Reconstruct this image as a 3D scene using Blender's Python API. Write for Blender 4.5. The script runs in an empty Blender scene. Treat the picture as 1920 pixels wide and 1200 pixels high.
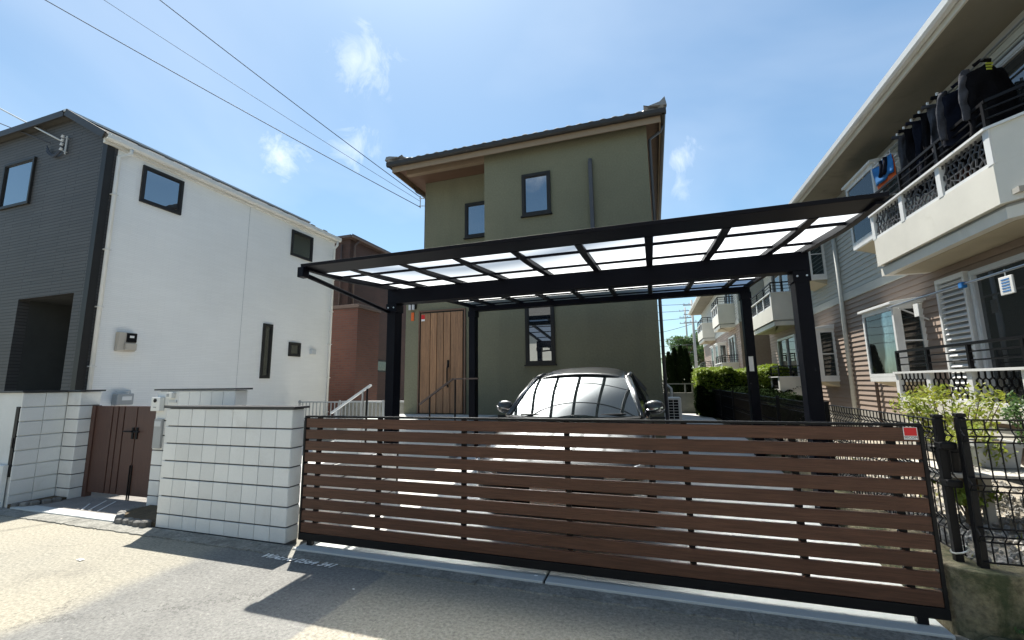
import bpy, math, random
from mathutils import Vector, Matrix, Euler
R = math.radians
rnd = random.Random(7)

# ------------------------------------------------------------------ camera
scene = bpy.context.scene
cam_data = bpy.data.cameras.new("camera")
cam = bpy.data.objects.new("camera", cam_data)
scene.collection.objects.link(cam)
cam_data.sensor_fit = 'HORIZONTAL'
cam_data.sensor_width = 36.0
cam_data.lens = 801.374 / 1920 * 36
cam_data.clip_start = 0.05
cam_data.clip_end = 3000
RC = ((0.94994032, -0.05822215, -0.30695859), (0.31214702, 0.13495078, 0.94040019), (-0.01332782, -0.98914027, 0.14636906))
cam.matrix_world = Matrix(((RC[0][0], -RC[0][1], -RC[0][2], 0), (RC[1][0], -RC[1][1], -RC[1][2], 0),
                           (RC[2][0], -RC[2][1], -RC[2][2], 1.573), (0, 0, 0, 1)))
scene.camera = cam

# ------------------------------------------------------------------ light
SUN = Vector((-0.26, 0.36, 1.0)).normalized()
EL = math.asin(SUN.z)
AZ = math.atan2(SUN.x, SUN.y)
sun_data = bpy.data.lights.new("sun", 'SUN')
sun_data.energy = 5.0
sun_data.angle = R(0.53)
sun_data.color = (1.0, 0.95, 0.86)
sun = bpy.data.objects.new("sun", sun_data)
scene.collection.objects.link(sun)
sun.rotation_euler = SUN.to_track_quat('Z', 'Y').to_euler()
sun.location = (-6, 8, 25)

world = bpy.data.worlds.new("World")
scene.world = world
world.use_nodes = True
wn = world.node_tree
wn.nodes.clear()


def N(t, kind, **kw):
    n = t.nodes.new(kind)
    for k, v in kw.items():
        if k == 'i':
            for a, b in v.items():
                n.inputs[a].default_value = b
        else:
            setattr(n, k, v)
    return n


def L(t, a, b):
    t.links.new(a, b)


sky = N(wn, 'ShaderNodeTexSky', sky_type='NISHITA', sun_disc=False, sun_elevation=EL, sun_rotation=AZ,
        altitude=20.0, air_density=1.0, dust_density=0.85, ozone_density=1.2)
tc = N(wn, 'ShaderNodeTexCoord')


def wmath(op, a, b=None, clamp=False):
    n = N(wn, 'ShaderNodeMath', operation=op, use_clamp=clamp)
    for i, v in enumerate((a, b)):
        if v is None:
            continue
        if isinstance(v, (int, float)):
            n.inputs[i].default_value = v
        else:
            L(wn, v, n.inputs[i])
    return n.outputs[0]


# thin haze clouds everywhere plus a few small cumulus puffs
sep = N(wn, 'ShaderNodeSeparateXYZ')
L(wn, tc.outputs['Generated'], sep.inputs[0])
zz = wmath('ADD', wmath('MAXIMUM', sep.outputs['Z'], 0.0), 0.12)
comb = N(wn, 'ShaderNodeCombineXYZ')
L(wn, wmath('DIVIDE', sep.outputs['X'], zz), comb.inputs[0])
L(wn, wmath('DIVIDE', sep.outputs['Y'], zz), comb.inputs[1])
n1 = N(wn, 'ShaderNodeTexNoise', i={'Scale': 0.8, 'Detail': 5.0, 'Roughness': 0.5, 'Distortion': 0.4})
L(wn, comb.outputs[0], n1.inputs['Vector'])
r1 = N(wn, 'ShaderNodeMapRange', i={'From Min': 0.46, 'From Max': 0.82, 'To Min': 0.0, 'To Max': 0.24})
L(wn, n1.outputs['Fac'], r1.inputs['Value'])
cloud = r1.outputs[0]
n2 = N(wn, 'ShaderNodeTexNoise', i={'Scale': 13.0, 'Detail': 9.0, 'Roughness': 0.68, 'Distortion': 0.9})
L(wn, tc.outputs['Generated'], n2.inputs['Vector'])
# (direction, radius, amount) of the little cumulus clouds
PUFFS = [((-0.499, 0.612, 0.614), 0.08, 1.0), ((-0.663, 0.602, 0.445), 0.062, 0.9), ((-0.553, 0.673, 0.491), 0.07, 0.8),
         ((0.088, 0.886, 0.455), 0.055, 1.0), ((0.076, 0.910, 0.407), 0.045, 0.6), ((0.62, -0.55, 0.56), 0.08, 0.9),
         ((-0.2, -0.85, 0.48), 0.09, 0.9), ((0.8, 0.3, 0.5), 0.07, 0.8), ((-0.85, -0.3, 0.42), 0.08, 0.8)]
for d, rad, amt in PUFFS:
    dv = Vector(d).normalized()
    vd = N(wn, 'ShaderNodeVectorMath', operation='DISTANCE', i={1: dv})
    L(wn, tc.outputs['Generated'], vd.inputs[0])
    m = N(wn, 'ShaderNodeMapRange', i={'From Min': rad * 1.25, 'From Max': 0.0, 'To Min': -0.2, 'To Max': 0.22})
    L(wn, vd.outputs['Value'], m.inputs['Value'])
    s = wmath('ADD', m.outputs[0], n2.outputs['Fac'])
    m2 = N(wn, 'ShaderNodeMapRange', i={'From Min': 0.47, 'From Max': 1.0, 'To Min': 0.0, 'To Max': amt * 0.8})
    L(wn, s, m2.inputs['Value'])
    lim = N(wn, 'ShaderNodeMapRange', i={'From Min': rad * 1.3, 'From Max': rad * 0.75, 'To Min': 0.0, 'To Max': 1.0})
    L(wn, vd.outputs['Value'], lim.inputs['Value'])
    cloud = wmath('MAXIMUM', cloud, wmath('MULTIPLY', m2.outputs[0], lim.outputs[0]))
mixc = N(wn, 'ShaderNodeMix', data_type='RGBA', blend_type='MIX')
L(wn, cloud, mixc.inputs[0])
tint = N(wn, 'ShaderNodeMix', data_type='RGBA', blend_type='MULTIPLY')
tint.inputs[0].default_value = 1.0
tint.inputs[7].default_value = (0.90, 1.06, 1.04, 1)
L(wn, sky.outputs[0], tint.inputs[6])
L(wn, tint.outputs[2], mixc.inputs[6])
mixc.inputs[7].default_value = (8.6, 9.0, 9.4, 1)
bg = N(wn, 'ShaderNodeBackground', i={'Strength': 0.079})
L(wn, mixc.outputs[2], bg.inputs[0])
wo = N(wn, 'ShaderNodeOutputWorld')
L(wn, bg.outputs[0], wo.inputs[0])

scene.view_settings.view_transform = 'Standard'
scene.view_settings.look = 'None'
scene.view_settings.gamma = 1.0
scene.view_settings.exposure = 1.08
scene.view_settings.use_curve_mapping = False
scene.cycles.max_bounces = 7
scene.cycles.diffuse_bounces = 4
scene.cycles.glossy_bounces = 3
scene.cycles.transmission_bounces = 4
scene.cycles.transparent_max_bounces = 10
scene.cycles.caustics_reflective = False
scene.cycles.caustics_refractive = True
scene.cycles.sample_clamp_indirect = 12.0
scene.cycles.use_denoising = True

# ------------------------------------------------------------------ helpers
COL = scene.collection
ORG = {}


class MB:
    def __init__(s):
        s.v, s.f = [], []

    def box(s, x0, x1, y0, y1, z0, z1):
        if x0 > x1: x0, x1 = x1, x0
        if y0 > y1: y0, y1 = y1, y0
        if z0 > z1: z0, z1 = z1, z0
        b = len(s.v)
        s.v += [(x0, y0, z0), (x1, y0, z0), (x1, y1, z0), (x0, y1, z0), (x0, y0, z1), (x1, y0, z1), (x1, y1, z1), (x0, y1, z1)]
        s.f += [(b, b+3, b+2, b+1), (b+4, b+5, b+6, b+7), (b, b+1, b+5, b+4), (b+1, b+2, b+6, b+5), (b+2, b+3, b+7, b+6), (b+3, b, b+4, b+7)]
        return s

    def bar(s, a, b, w, h, up=(0, 0, 1)):
        """rectangular bar from a to b, w across, h along up"""
        a, b = Vector(a), Vector(b)
        d = (b - a).normalized()
        up = Vector(up)
        if abs(d.dot(up)) > 0.99:
            up = Vector((0, 1, 0))
        sd = d.cross(up).normalized()
        up = sd.cross(d).normalized()
        k = len(s.v)
        for p in (a, b):
            for i, j in ((-1, -1), (1, -1), (1, 1), (-1, 1)):
                s.v.append(tuple(p + sd * (w / 2 * i) + up * (h / 2 * j)))
        s.f += [(k+3, k+2, k+1, k), (k+4, k+5, k+6, k+7), (k, k+1, k+5, k+4), (k+1, k+2, k+6, k+5), (k+2, k+3, k+7, k+6), (k+3, k, k+4, k+7)]
        return s

    def tube(s, pts, r, n=8, cap=True):
        pts = [Vector(p) for p in pts]
        rs = r if isinstance(r, (list, tuple)) else [r] * len(pts)
        k0 = len(s.v)
        prev = None
        for i, p in enumerate(pts):
            d = (pts[min(i+1, len(pts)-1)] - pts[max(i-1, 0)]).normalized()
            if prev is None:
                u = Vector((0, 0, 1)) if abs(d.z) < 0.9 else Vector((0, 1, 0))
            else:
                u = prev
            a = (u - d * u.dot(d)).normalized()
            prev = a
            b = d.cross(a)
            for j in range(n):
                t = 2 * math.pi * j / n
                s.v.append(tuple(p + a * (math.cos(t) * rs[i]) + b * (math.sin(t) * rs[i])))
        for i in range(len(pts) - 1):
            for j in range(n):
                q = k0 + i * n
                s.f.append((q + j, q + (j+1) % n, q + n + (j+1) % n, q + n + j))
        if cap:
            s.f.append(tuple(k0 + j for j in reversed(range(n))))
            q = k0 + (len(pts) - 1) * n
            s.f.append(tuple(q + j for j in range(n)))
        return s

    def prism(s, poly, axis, lo, hi):
        """poly in the two other axes (order x,y,z without axis), extruded lo..hi"""
        k = len(s.v)
        n = len(poly)
        for c in (lo, hi):
            for a, b in poly:
                s.v.append({'x': (c, a, b), 'y': (a, c, b), 'z': (a, b, c)}[axis])
        s.f.append(tuple(k + i for i in range(n)))
        s.f.append(tuple(k + n + i for i in reversed(range(n))))
        for i in range(n):
            j = (i + 1) % n
            s.f.append((k + j, k + i, k + n + i, k + n + j))
        return s

    def lathe(s, c, prof, n=16):
        k = len(s.v)
        for r, z in prof:
            for j in range(n):
                t = 2 * math.pi * j / n
                s.v.append((c[0] + r * math.cos(t), c[1] + r * math.sin(t), c[2] + z))
        for i in range(len(prof) - 1):
            for j in range(n):
                s.f.append((k + i*n + j, k + i*n + (j+1) % n, k + (i+1)*n + (j+1) % n, k + (i+1)*n + j))
        s.f.append(tuple(k + j for j in reversed(range(n))))
        q = k + (len(prof) - 1) * n
        s.f.append(tuple(q + j for j in range(n)))
        return s

    def grid(s, fn, nu, nv):
        k = len(s.v)
        for i in range(nu + 1):
            for j in range(nv + 1):
                s.v.append(tuple(fn(i / nu, j / nv)))
        for i in range(nu):
            for j in range(nv):
                a = k + i * (nv + 1) + j
                s.f.append((a, a + 1, a + nv + 2, a + nv + 1))
        return s

    def xf(s, M):
        s.v = [tuple(M @ Vector(p)) for p in s.v]
        return s


def fixnormals(me):
    import bmesh
    bm = bmesh.new()
    bm.from_mesh(me)
    bmesh.ops.recalc_face_normals(bm, faces=bm.faces)
    bm.to_mesh(me)
    bm.free()


def build(name, mb, mat, parent=None, smooth=False, bevel=0.0, sub=0, org=None, solid=0.0, fix=True):
    if parent is not None:
        o_ = ORG[parent.name]
    elif org is not None:
        o_ = Vector(org)
    else:
        xs = [p[0] for p in mb.v]; ys = [p[1] for p in mb.v]; zs = [p[2] for p in mb.v]
        o_ = Vector(((min(xs) + max(xs)) / 2, (min(ys) + max(ys)) / 2, min(zs)))
    me = bpy.data.meshes.new(name)
    me.from_pydata([(p[0] - o_.x, p[1] - o_.y, p[2] - o_.z) for p in mb.v], [], mb.f)
    if fix:
        fixnormals(me)
    me.materials.append(mat)
    if smooth:
        me.polygons.foreach_set('use_smooth', [True] * len(me.polygons))
    me.update()
    o = bpy.data.objects.new(name, me)
    COL.objects.link(o)
    ORG[o.name] = o_
    if parent is not None:
        o.parent = parent
    else:
        o.location = o_
    if solid:
        m = o.modifiers.new('solid', 'SOLIDIFY'); m.thickness = solid; m.offset = 0
    if bevel:
        m = o.modifiers.new('bevel', 'BEVEL'); m.width = bevel; m.segments = 2; m.limit_method = 'ANGLE'; m.angle_limit = R(40)
    if sub:
        m = o.modifiers.new('sub', 'SUBSURF'); m.levels = sub; m.render_levels = sub
    return o


def empty(name, loc):
    o = bpy.data.objects.new(name, None)
    COL.objects.link(o)
    o.location = loc
    o.empty_display_size = 0.2
    ORG[o.name] = Vector(loc)
    return o


def tag(o, label, cat, group=None):
    o['label'] = label
    o['category'] = cat
    if group:
        o['group'] = group
    return o


def struct(o, label=None):
    o['kind'] = 'structure'
    if label:
        o['label'] = label
    return o


def thing(name, loc, label, cat, group=None):
    return tag(empty(name, loc), label, cat, group)


def piece(name, me, parent, loc):
    """a piece that shares mesh data; loc is the world position of the mesh origin"""
    o = bpy.data.objects.new(name, me)
    COL.objects.link(o)
    o.parent = parent
    o.location = Vector(loc) - ORG[parent.name]
    ORG[o.name] = Vector(loc)
    return o


def mesh_of(name, mb, mat, smooth=False):
    me = bpy.data.meshes.new(name)
    me.from_pydata(mb.v, [], mb.f)
    fixnormals(me)
    me.materials.append(mat)
    if smooth:
        me.polygons.foreach_set('use_smooth', [True] * len(me.polygons))
    me.update()
    return me


def bevel_box(w, d, h, b):
    """box with chamfered edges, centred at origin"""
    import bmesh
    bm = bmesh.new()
    bmesh.ops.create_cube(bm, size=1.0)
    for v in bm.verts:
        v.co = Vector((v.co.x * w, v.co.y * d, v.co.z * h))
    bmesh.ops.bevel(bm, geom=list(bm.edges), offset=b, segments=1, affect='EDGES')
    mb = MB()
    bm.verts.index_update()
    mb.v = [tuple(v.co) for v in bm.verts]
    mb.f = [tuple(v.index for v in f.verts) for f in bm.faces]
    bm.free()
    return mb


# ------------------------------------------------------------------ materials
def pmat(name, col, rough=0.6, var=0.12, scale=3.0, bump=0.0, bscale=60.0, metal=0.0, spec=0.5, stretch=(1, 1, 1),
         fine=0.0, fscale=80.0, coat=0.0, hue=None, dirt=None, obj=False, randv=0.0, dstretch=(1, 1, 1)):
    m = bpy.data.materials.new(name)
    m.use_nodes = True
    t = m.node_tree
    b = t.nodes['Principled BSDF']
    b.inputs['Roughness'].default_value = rough
    b.inputs['Metallic'].default_value = metal
    b.inputs['Specular IOR Level'].default_value = spec
    b.inputs['Coat Weight'].default_value = coat
    if obj:
        src = N(t, 'ShaderNodeTexCoord').outputs['Object']
    else:
        src = N(t, 'ShaderNodeNewGeometry').outputs['Position']
    mp = N(t, 'ShaderNodeMapping', i={'Scale': stretch})
    L(t, src, mp.inputs['Vector'])
    nz = N(t, 'ShaderNodeTexNoise', i={'Scale': scale, 'Detail': 6.0, 'Roughness': 0.6})
    L(t, mp.outputs[0], nz.inputs['Vector'])
    lo = [max(0, c * (1 - var)) for c in col]
    hi = [min(1, c * (1 + var)) for c in col]
    if hue:
        hi = [min(1, c * (1 + var)) for c in hue]
    cr = N(t, 'ShaderNodeMix', data_type='RGBA')
    rr = N(t, 'ShaderNodeMapRange', i={'From Min': 0.3, 'From Max': 0.7})
    L(t, nz.outputs['Fac'], rr.inputs['Value'])
    L(t, rr.outputs[0], cr.inputs[0])
    cr.inputs[6].default_value = (*lo, 1)
    cr.inputs[7].default_value = (*hi, 1)
    out = cr.outputs[2]
    if fine:
        nf = N(t, 'ShaderNodeTexNoise', i={'Scale': fscale, 'Detail': 3.0, 'Roughness': 0.7})
        L(t, mp.outputs[0], nf.inputs['Vector'])
        mr = N(t, 'ShaderNodeMapRange', i={'From Min': 0.3, 'From Max': 0.7, 'To Min': 1 - fine, 'To Max': 1 + fine})
        L(t, nf.outputs['Fac'], mr.inputs['Value'])
        mm = N(t, 'ShaderNodeVectorMath', operation='SCALE')
        L(t, out, mm.inputs[0])
        L(t, mr.outputs[0], mm.inputs['Scale'])
        out = mm.outputs[0]
    if randv:
        oi = N(t, 'ShaderNodeObjectInfo')
        mr = N(t, 'ShaderNodeMapRange', i={'To Min': 1 - randv, 'To Max': 1 + randv})
        L(t, oi.outputs['Random'], mr.inputs['Value'])
        mm = N(t, 'ShaderNodeVectorMath', operation='SCALE')
        L(t, out, mm.inputs[0])
        L(t, mr.outputs[0], mm.inputs['Scale'])
        out = mm.outputs[0]
    if dirt:
        # (colour, scale, threshold, amount) stains with a shape of their own
        dc, ds, dt, da = dirt
        nd = N(t, 'ShaderNodeTexNoise', i={'Scale': ds, 'Detail': 8.0, 'Roughness': 0.65, 'Distortion': 0.6})
        dm = N(t, 'ShaderNodeMapping', i={'Scale': dstretch})
        L(t, src, dm.inputs['Vector'])
        L(t, dm.outputs[0], nd.inputs['Vector'])
        mr = N(t, 'ShaderNodeMapRange', i={'From Min': dt, 'From Max': dt + 0.14, 'To Min': 0.0, 'To Max': da})
        L(t, nd.outputs['Fac'], mr.inputs['Value'])
        mx = N(t, 'ShaderNodeMix', data_type='RGBA')
        L(t, mr.outputs[0], mx.inputs[0])
        L(t, out, mx.inputs[6])
        mx.inputs[7].default_value = (*dc, 1)
        out = mx.outputs[2]
    L(t, out, b.inputs['Base Color'])
    if bump:
        nb = N(t, 'ShaderNodeTexNoise', i={'Scale': bscale, 'Detail': 5.0, 'Roughness': 0.65})
        L(t, mp.outputs[0], nb.inputs['Vector'])
        bp = N(t, 'ShaderNodeBump', i={'Strength': bump, 'Distance': 0.02})
        L(t, nb.outputs['Fac'], bp.inputs['Height'])
        L(t, bp.outputs[0], b.inputs['Normal'])
    return m


def glassmat(name, refl=0.35, tint=(0.02, 0.025, 0.03), clear=0.0, rough=0.01, blend=0.32):
    """window glass: mirror share + dark room behind (clear lets what stands behind show)"""
    m = bpy.data.materials.new(name)
    m.use_nodes = True
    t = m.node_tree
    t.nodes.clear()
    o = N(t, 'ShaderNodeOutputMaterial')
    g = N(t, 'ShaderNodeBsdfGlossy', i={'Color': (0.93, 0.97, 1, 1), 'Roughness': rough})
    d = N(t, 'ShaderNodeBsdfDiffuse', i={'Color': (*tint, 1)})
    tr = N(t, 'ShaderNodeBsdfTransparent', i={'Color': (0.82, 0.88, 0.88, 1)})
    a = N(t, 'ShaderNodeMixShader', i={0: clear})
    L(t, d.outputs[0], a.inputs[1]); L(t, tr.outputs[0], a.inputs[2])
    fr = N(t, 'ShaderNodeLayerWeight', i={'Blend': blend})
    mr = N(t, 'ShaderNodeMapRange', i={'To Min': refl * 0.75, 'To Max': 1.0})
    L(t, fr.outputs['Fresnel'], mr.inputs['Value'])
    b = N(t, 'ShaderNodeMixShader')
    L(t, mr.outputs[0], b.inputs[0]); L(t, a.outputs[0], b.inputs[1]); L(t, g.outputs[0], b.inputs[2])
    nz = N(t, 'ShaderNodeTexNoise', i={'Scale': 1.7, 'Detail': 1.0})
    bp = N(t, 'ShaderNodeBump', i={'Strength': 0.05, 'Distance': 0.02})
    L(t, N(t, 'ShaderNodeNewGeometry').outputs['Position'], nz.inputs['Vector'])
    L(t, nz.outputs['Fac'], bp.inputs['Height']); L(t, bp.outputs[0], g.inputs['Normal'])
    L(t, b.outputs[0], o.inputs[0])
    return m


def panelmat(name):
    """frosted polycarbonate roof sheet"""
    m = bpy.data.materials.new(name)
    m.use_nodes = True
    t = m.node_tree
    t.nodes.clear()
    o = N(t, 'ShaderNodeOutputMaterial')
    tl = N(t, 'ShaderNodeBsdfTranslucent', i={'Color': (0.17, 0.185, 0.20, 1)})
    tp = N(t, 'ShaderNodeBsdfRefraction', i={'Color': (0.70, 0.73, 0.76, 1), 'Roughness': 0.64, 'IOR': 1.6})
    gl = N(t, 'ShaderNodeBsdfGlossy', i={'Color': (1, 1, 1, 1), 'Roughness': 0.25})
    a = N(t, 'ShaderNodeMixShader', i={0: 0.62})
    L(t, tl.outputs[0], a.inputs[1]); L(t, tp.outputs[0], a.inputs[2])
    b = N(t, 'ShaderNodeMixShader', i={0: 0.06})
    L(t, a.outputs[0], b.inputs[1]); L(t, gl.outputs[0], b.inputs[2])
    L(t, b.outputs[0], o.inputs[0])
    return m


def leafmat(name, c1, c2, trans=0.35, spec=0.5):
    m = bpy.data.materials.new(name)
    m.use_nodes = True
    t = m.node_tree
    t.nodes.clear()
    o = N(t, 'ShaderNodeOutputMaterial')
    nz = N(t, 'ShaderNodeTexNoise', i={'Scale': 6.0, 'Detail': 4.0})
    L(t, N(t, 'ShaderNodeNewGeometry').outputs['Position'], nz.inputs['Vector'])
    rr = N(t, 'ShaderNodeMapRange', i={'From Min': 0.3, 'From Max': 0.7})
    L(t, nz.outputs['Fac'], rr.inputs['Value'])
    mx = N(t, 'ShaderNodeMix', data_type='RGBA')
    L(t, rr.outputs[0], mx.inputs[0])
    mx.inputs[6].default_value = (*c1, 1); mx.inputs[7].default_value = (*c2, 1)
    d = N(t, 'ShaderNodeBsdfPrincipled', i={'Roughness': 0.55, 'Specular IOR Level': spec})
    L(t, mx.outputs[2], d.inputs['Base Color'])
    tl = N(t, 'ShaderNodeBsdfTranslucent')
    L(t, mx.outputs[2], tl.inputs[0])
    a = N(t, 'ShaderNodeMixShader', i={0: trans})
    L(t, d.outputs[0], a.inputs[1]); L(t, tl.outputs[0], a.inputs[2])
    L(t, a.outputs[0], o.inputs[0])
    return m


def brickmat(name, c1, c2, mortar, bw, bh, ms, axis='x', bump=0.5, rough=0.7, offset=0.5, dist=0.006, mott=0.12):
    """coursed face; axis = horizontal world axis of the face"""
    m = bpy.data.materials.new(name)
    m.use_nodes = True
    t = m.node_tree
    b = t.nodes['Principled BSDF']
    b.inputs['Roughness'].default_value = rough
    sp = N(t, 'ShaderNodeSeparateXYZ')
    L(t, N(t, 'ShaderNodeNewGeometry').outputs['Position'], sp.inputs[0])
    cb = N(t, 'ShaderNodeCombineXYZ')
    if axis == 'xy':
        ad = N(t, 'ShaderNodeMath', operation='ADD')
        L(t, sp.outputs['X'], ad.inputs[0]); L(t, sp.outputs['Y'], ad.inputs[1])
        L(t, ad.outputs[0], cb.inputs[0])
    else:
        L(t, sp.outputs['X' if axis == 'x' else 'Y'], cb.inputs[0])
    L(t, sp.outputs['Z'], cb.inputs[1])
    br = N(t, 'ShaderNodeTexBrick', offset=offset, i={'Color1': (*c1, 1), 'Color2': (*c2, 1), 'Mortar': (*mortar, 1), 'Scale': 1.0,
                                       'Mortar Size': ms, 'Mortar Smooth': 0.2, 'Brick Width': bw, 'Row Height': bh})
    L(t, cb.outputs[0], br.inputs['Vector'])
    nz = N(t, 'ShaderNodeTexNoise', i={'Scale': 0.8, 'Detail': 5.0})
    L(t, cb.outputs[0], nz.inputs['Vector'])
    mr = N(t, 'ShaderNodeMapRange', i={'From Min': 0.3, 'From Max': 0.7, 'To Min': 1 - mott, 'To Max': 1 + mott})
    L(t, nz.outputs['Fac'], mr.inputs['Value'])
    sc = N(t, 'ShaderNodeVectorMath', operation='SCALE')
    L(t, br.outputs['Color'], sc.inputs[0]); L(t, mr.outputs[0], sc.inputs['Scale'])
    L(t, sc.outputs[0], b.inputs['Base Color'])
    bp = N(t, 'ShaderNodeBump', invert=True, i={'Strength': bump, 'Distance': dist})
    L(t, br.outputs['Fac'], bp.inputs['Height'])
    L(t, bp.outputs[0], b.inputs['Normal'])
    return m


M = {}


def roadmat():
    """old sun-bleached asphalt, a greyer repaired strip, browner asphalt in front of the gate, stone chips"""
    m = bpy.data.materials.new('asphalt')
    m.use_nodes = True
    t = m.node_tree
    b = t.nodes['Principled BSDF']
    b.inputs['Roughness'].default_value = 0.92
    pos = N(t, 'ShaderNodeNewGeometry').outputs['Position']
    sp = N(t, 'ShaderNodeSeparateXYZ')
    L(t, pos, sp.inputs[0])

    def noise(scale, det=5.0, rough=0.6):
        n = N(t, 'ShaderNodeTexNoise', i={'Scale': scale, 'Detail': det, 'Roughness': rough})
        L(t, pos, n.inputs['Vector'])
        return n.outputs['Fac']

    def rng(v, a, b_, c=0.0, d=1.0, smooth=False):
        n = N(t, 'ShaderNodeMapRange', i={'From Min': a, 'From Max': b_, 'To Min': c, 'To Max': d})
        if smooth:
            n.interpolation_type = 'SMOOTHSTEP'
        L(t, v, n.inputs['Value'])
        return n.outputs[0]

    def math_(op, a, b_):
        n = N(t, 'ShaderNodeMath', operation=op)
        for i, v in enumerate((a, b_)):
            if isinstance(v, (int, float)):
                n.inputs[i].default_value = v
            else:
                L(t, v, n.inputs[i])
        return n.outputs[0]

    def mix(f, a, b_, blend='MIX'):
        n = N(t, 'ShaderNodeMix', data_type='RGBA', blend_type=blend)
        if isinstance(f, (int, float)):
            n.inputs[0].default_value = f
        else:
            L(t, f, n.inputs[0])
        for i, v in ((6, a), (7, b_)):
            if isinstance(v, tuple):
                n.inputs[i].default_value = (*v, 1)
            else:
                L(t, v, n.inputs[i])
        return n.outputs[2]
    big = noise(0.55)
    mid = noise(3.2)
    yel = mix(rng(big, .35, .65), (0.300, 0.276, 0.218), (0.255, 0.241, 0.20))
    grey = mix(rng(mid, .3, .7), (0.155, 0.154, 0.146), (0.20, 0.198, 0.185))
    bro = mix(rng(big, .35, .65), (0.275, 0.255, 0.21), (0.24, 0.226, 0.19))
    # where the repaired strip lies (edges wander a little)
    xw_ = math_('ADD', sp.outputs['X'], rng(noise(0.9, 6.0), .2, .8, -.22, .22))
    f1 = rng(xw_, -4.35, -4.0, smooth=True)
    xe_ = math_('ADD', sp.outputs['X'], rng(noise(2.5, 4.0), .2, .8, -.03, .03))
    f2 = rng(xe_, -2.27, -2.235)
    col = mix(f1, yel, grey)
    col = mix(f2, col, bro)
    # dark worn blotches and pale stone chips
    col = mix(rng(noise(1.7, 8.0, .7), .54, .72, 0, .38), col, (0.12, 0.115, 0.10))
    fine = rng(noise(38, 6.0, .82), .3, .7, .45, 1.55)
    sc = N(t, 'ShaderNodeVectorMath', operation='SCALE')
    L(t, col, sc.inputs[0]); L(t, fine, sc.inputs['Scale'])
    vo = N(t, 'ShaderNodeTexVoronoi', i={'Scale': 26.0, 'Randomness': 1.0})
    L(t, pos, vo.inputs['Vector'])
    chips = math_('MULTIPLY', rng(vo.outputs['Distance'], .16, .08), rng(noise(9), .5, .62))
    col = mix(math_('MULTIPLY', chips, .55), sc.outputs[0], (0.50, 0.47, 0.40))
    # hairline cracks, only here and there
    wv = N(t, 'ShaderNodeVectorMath', operation='ADD')
    nv = N(t, 'ShaderNodeTexNoise', i={'Scale': 1.6, 'Detail': 6.0, 'Roughness': 0.7})
    L(t, pos, nv.inputs['Vector']); L(t, pos, wv.inputs[0]); L(t, nv.outputs['Color'], wv.inputs[1])
    vc = N(t, 'ShaderNodeTexVoronoi', feature='DISTANCE_TO_EDGE', i={'Scale': 0.55})
    L(t, wv.outputs[0], vc.inputs['Vector'])
    crack = math_('MULTIPLY', rng(vc.outputs['Distance'], .006, .001), rng(noise(0.7, 2.0), .46, .6))
    col = mix(math_('MULTIPLY', crack, .65), col, (0.06, 0.058, 0.052))
    L(t, col, b.inputs['Base Color'])
    bp = N(t, 'ShaderNodeBump', i={'Strength': 0.6, 'Distance': 0.012})
    L(t, noise(60, 6.0, .8), bp.inputs['Height'])
    L(t, bp.outputs[0], b.inputs['Normal'])
    return m


M['asphalt'] = roadmat()
M['concrete'] = pmat('concrete', (0.47, 0.49, 0.48), 0.8, 0.07, 1.3, 0.15, 90, fine=0.06, fscale=160)
M['concrete_old'] = pmat('concrete_old', (0.27, 0.265, 0.235), 0.9, 0.2, 2.2, 0.6, 70, fine=0.25, fscale=90, dirt=((0.15, 0.15, 0.12), 3.0, 0.58, 0.6))
M['slab'] = pmat('slab', (0.62, 0.62, 0.60), 0.8, 0.05, 1.0, 0.1, 90, fine=0.04)
M['mossy'] = pmat('mossy', (0.26, 0.22, 0.145), 0.95, 0.35, 3.4, 1.0, 26, fine=0.4, fscale=32, hue=(0.12, 0.11, 0.06), dirt=((0.035, 0.05, 0.018), 3.4, 0.48, 0.85))
M['soil'] = pmat('soil', (0.10, 0.075, 0.045), 1.0, 0.35, 9, 0.9, 60)
M['gravel_ground'] = pmat('gravel_ground', (0.30, 0.27, 0.22), 0.95, 0.35, 14, 0.9, 50, fine=0.4, fscale=40)
M['cobble'] = pmat('cobble', (0.16, 0.155, 0.145), 0.85, 0.3, 12, 0.4, 60, randv=0.3)
M['seam'] = pmat('seam', (0.20, 0.19, 0.165), 0.9, 0.3, 5, 0.4, 90)
M['screen_metal'] = pmat('screen_metal', (0.09, 0.09, 0.095), 0.4, 0.2, 8)
M['stone'] = pmat('stone', (0.33, 0.32, 0.30), 0.85, 0.3, 12, 0.3, 60, randv=0.25)
M['terrain'] = pmat('terrain', (0.22, 0.21, 0.18), 0.95, 0.2, 0.4)
M['tile'] = pmat('tile_white', (0.70, 0.71, 0.695), 0.6, 0.05, 2.0, 0.2, 70, fine=0.03, fscale=60, randv=0.06, dirt=((0.52, 0.515, 0.48), 2.4, 0.56, 0.4))
M['grout'] = pmat('grout', (0.13, 0.133, 0.14), 0.9, 0.1, 8)
M['cap_black'] = pmat('cap_black', (0.022, 0.022, 0.024), 0.45, 0.2, 5)
M['slat_brown'] = pmat('slat_brown', (0.088, 0.041, 0.025), 0.42, 0.2, 5.0, 0.25, 26, stretch=(0.3, 6, 9), fine=0.28, fscale=16, spec=0.25, randv=0.1)
M['sgate_brown'] = pmat('sgate_brown', (0.078, 0.036, 0.026), 0.5, 0.12, 5.0, 0.15, 26, stretch=(8, 8, 0.5), fine=0.1, fscale=20)
M['black_metal'] = pmat('black_metal', (0.006, 0.006, 0.007), 0.5, 0.2, 6, spec=0.2)
M['navy_metal'] = pmat('navy_metal', (0.0035, 0.004, 0.008), 0.5, 0.15, 2, spec=0.12)
M['poly'] = panelmat('poly_panel')
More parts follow.
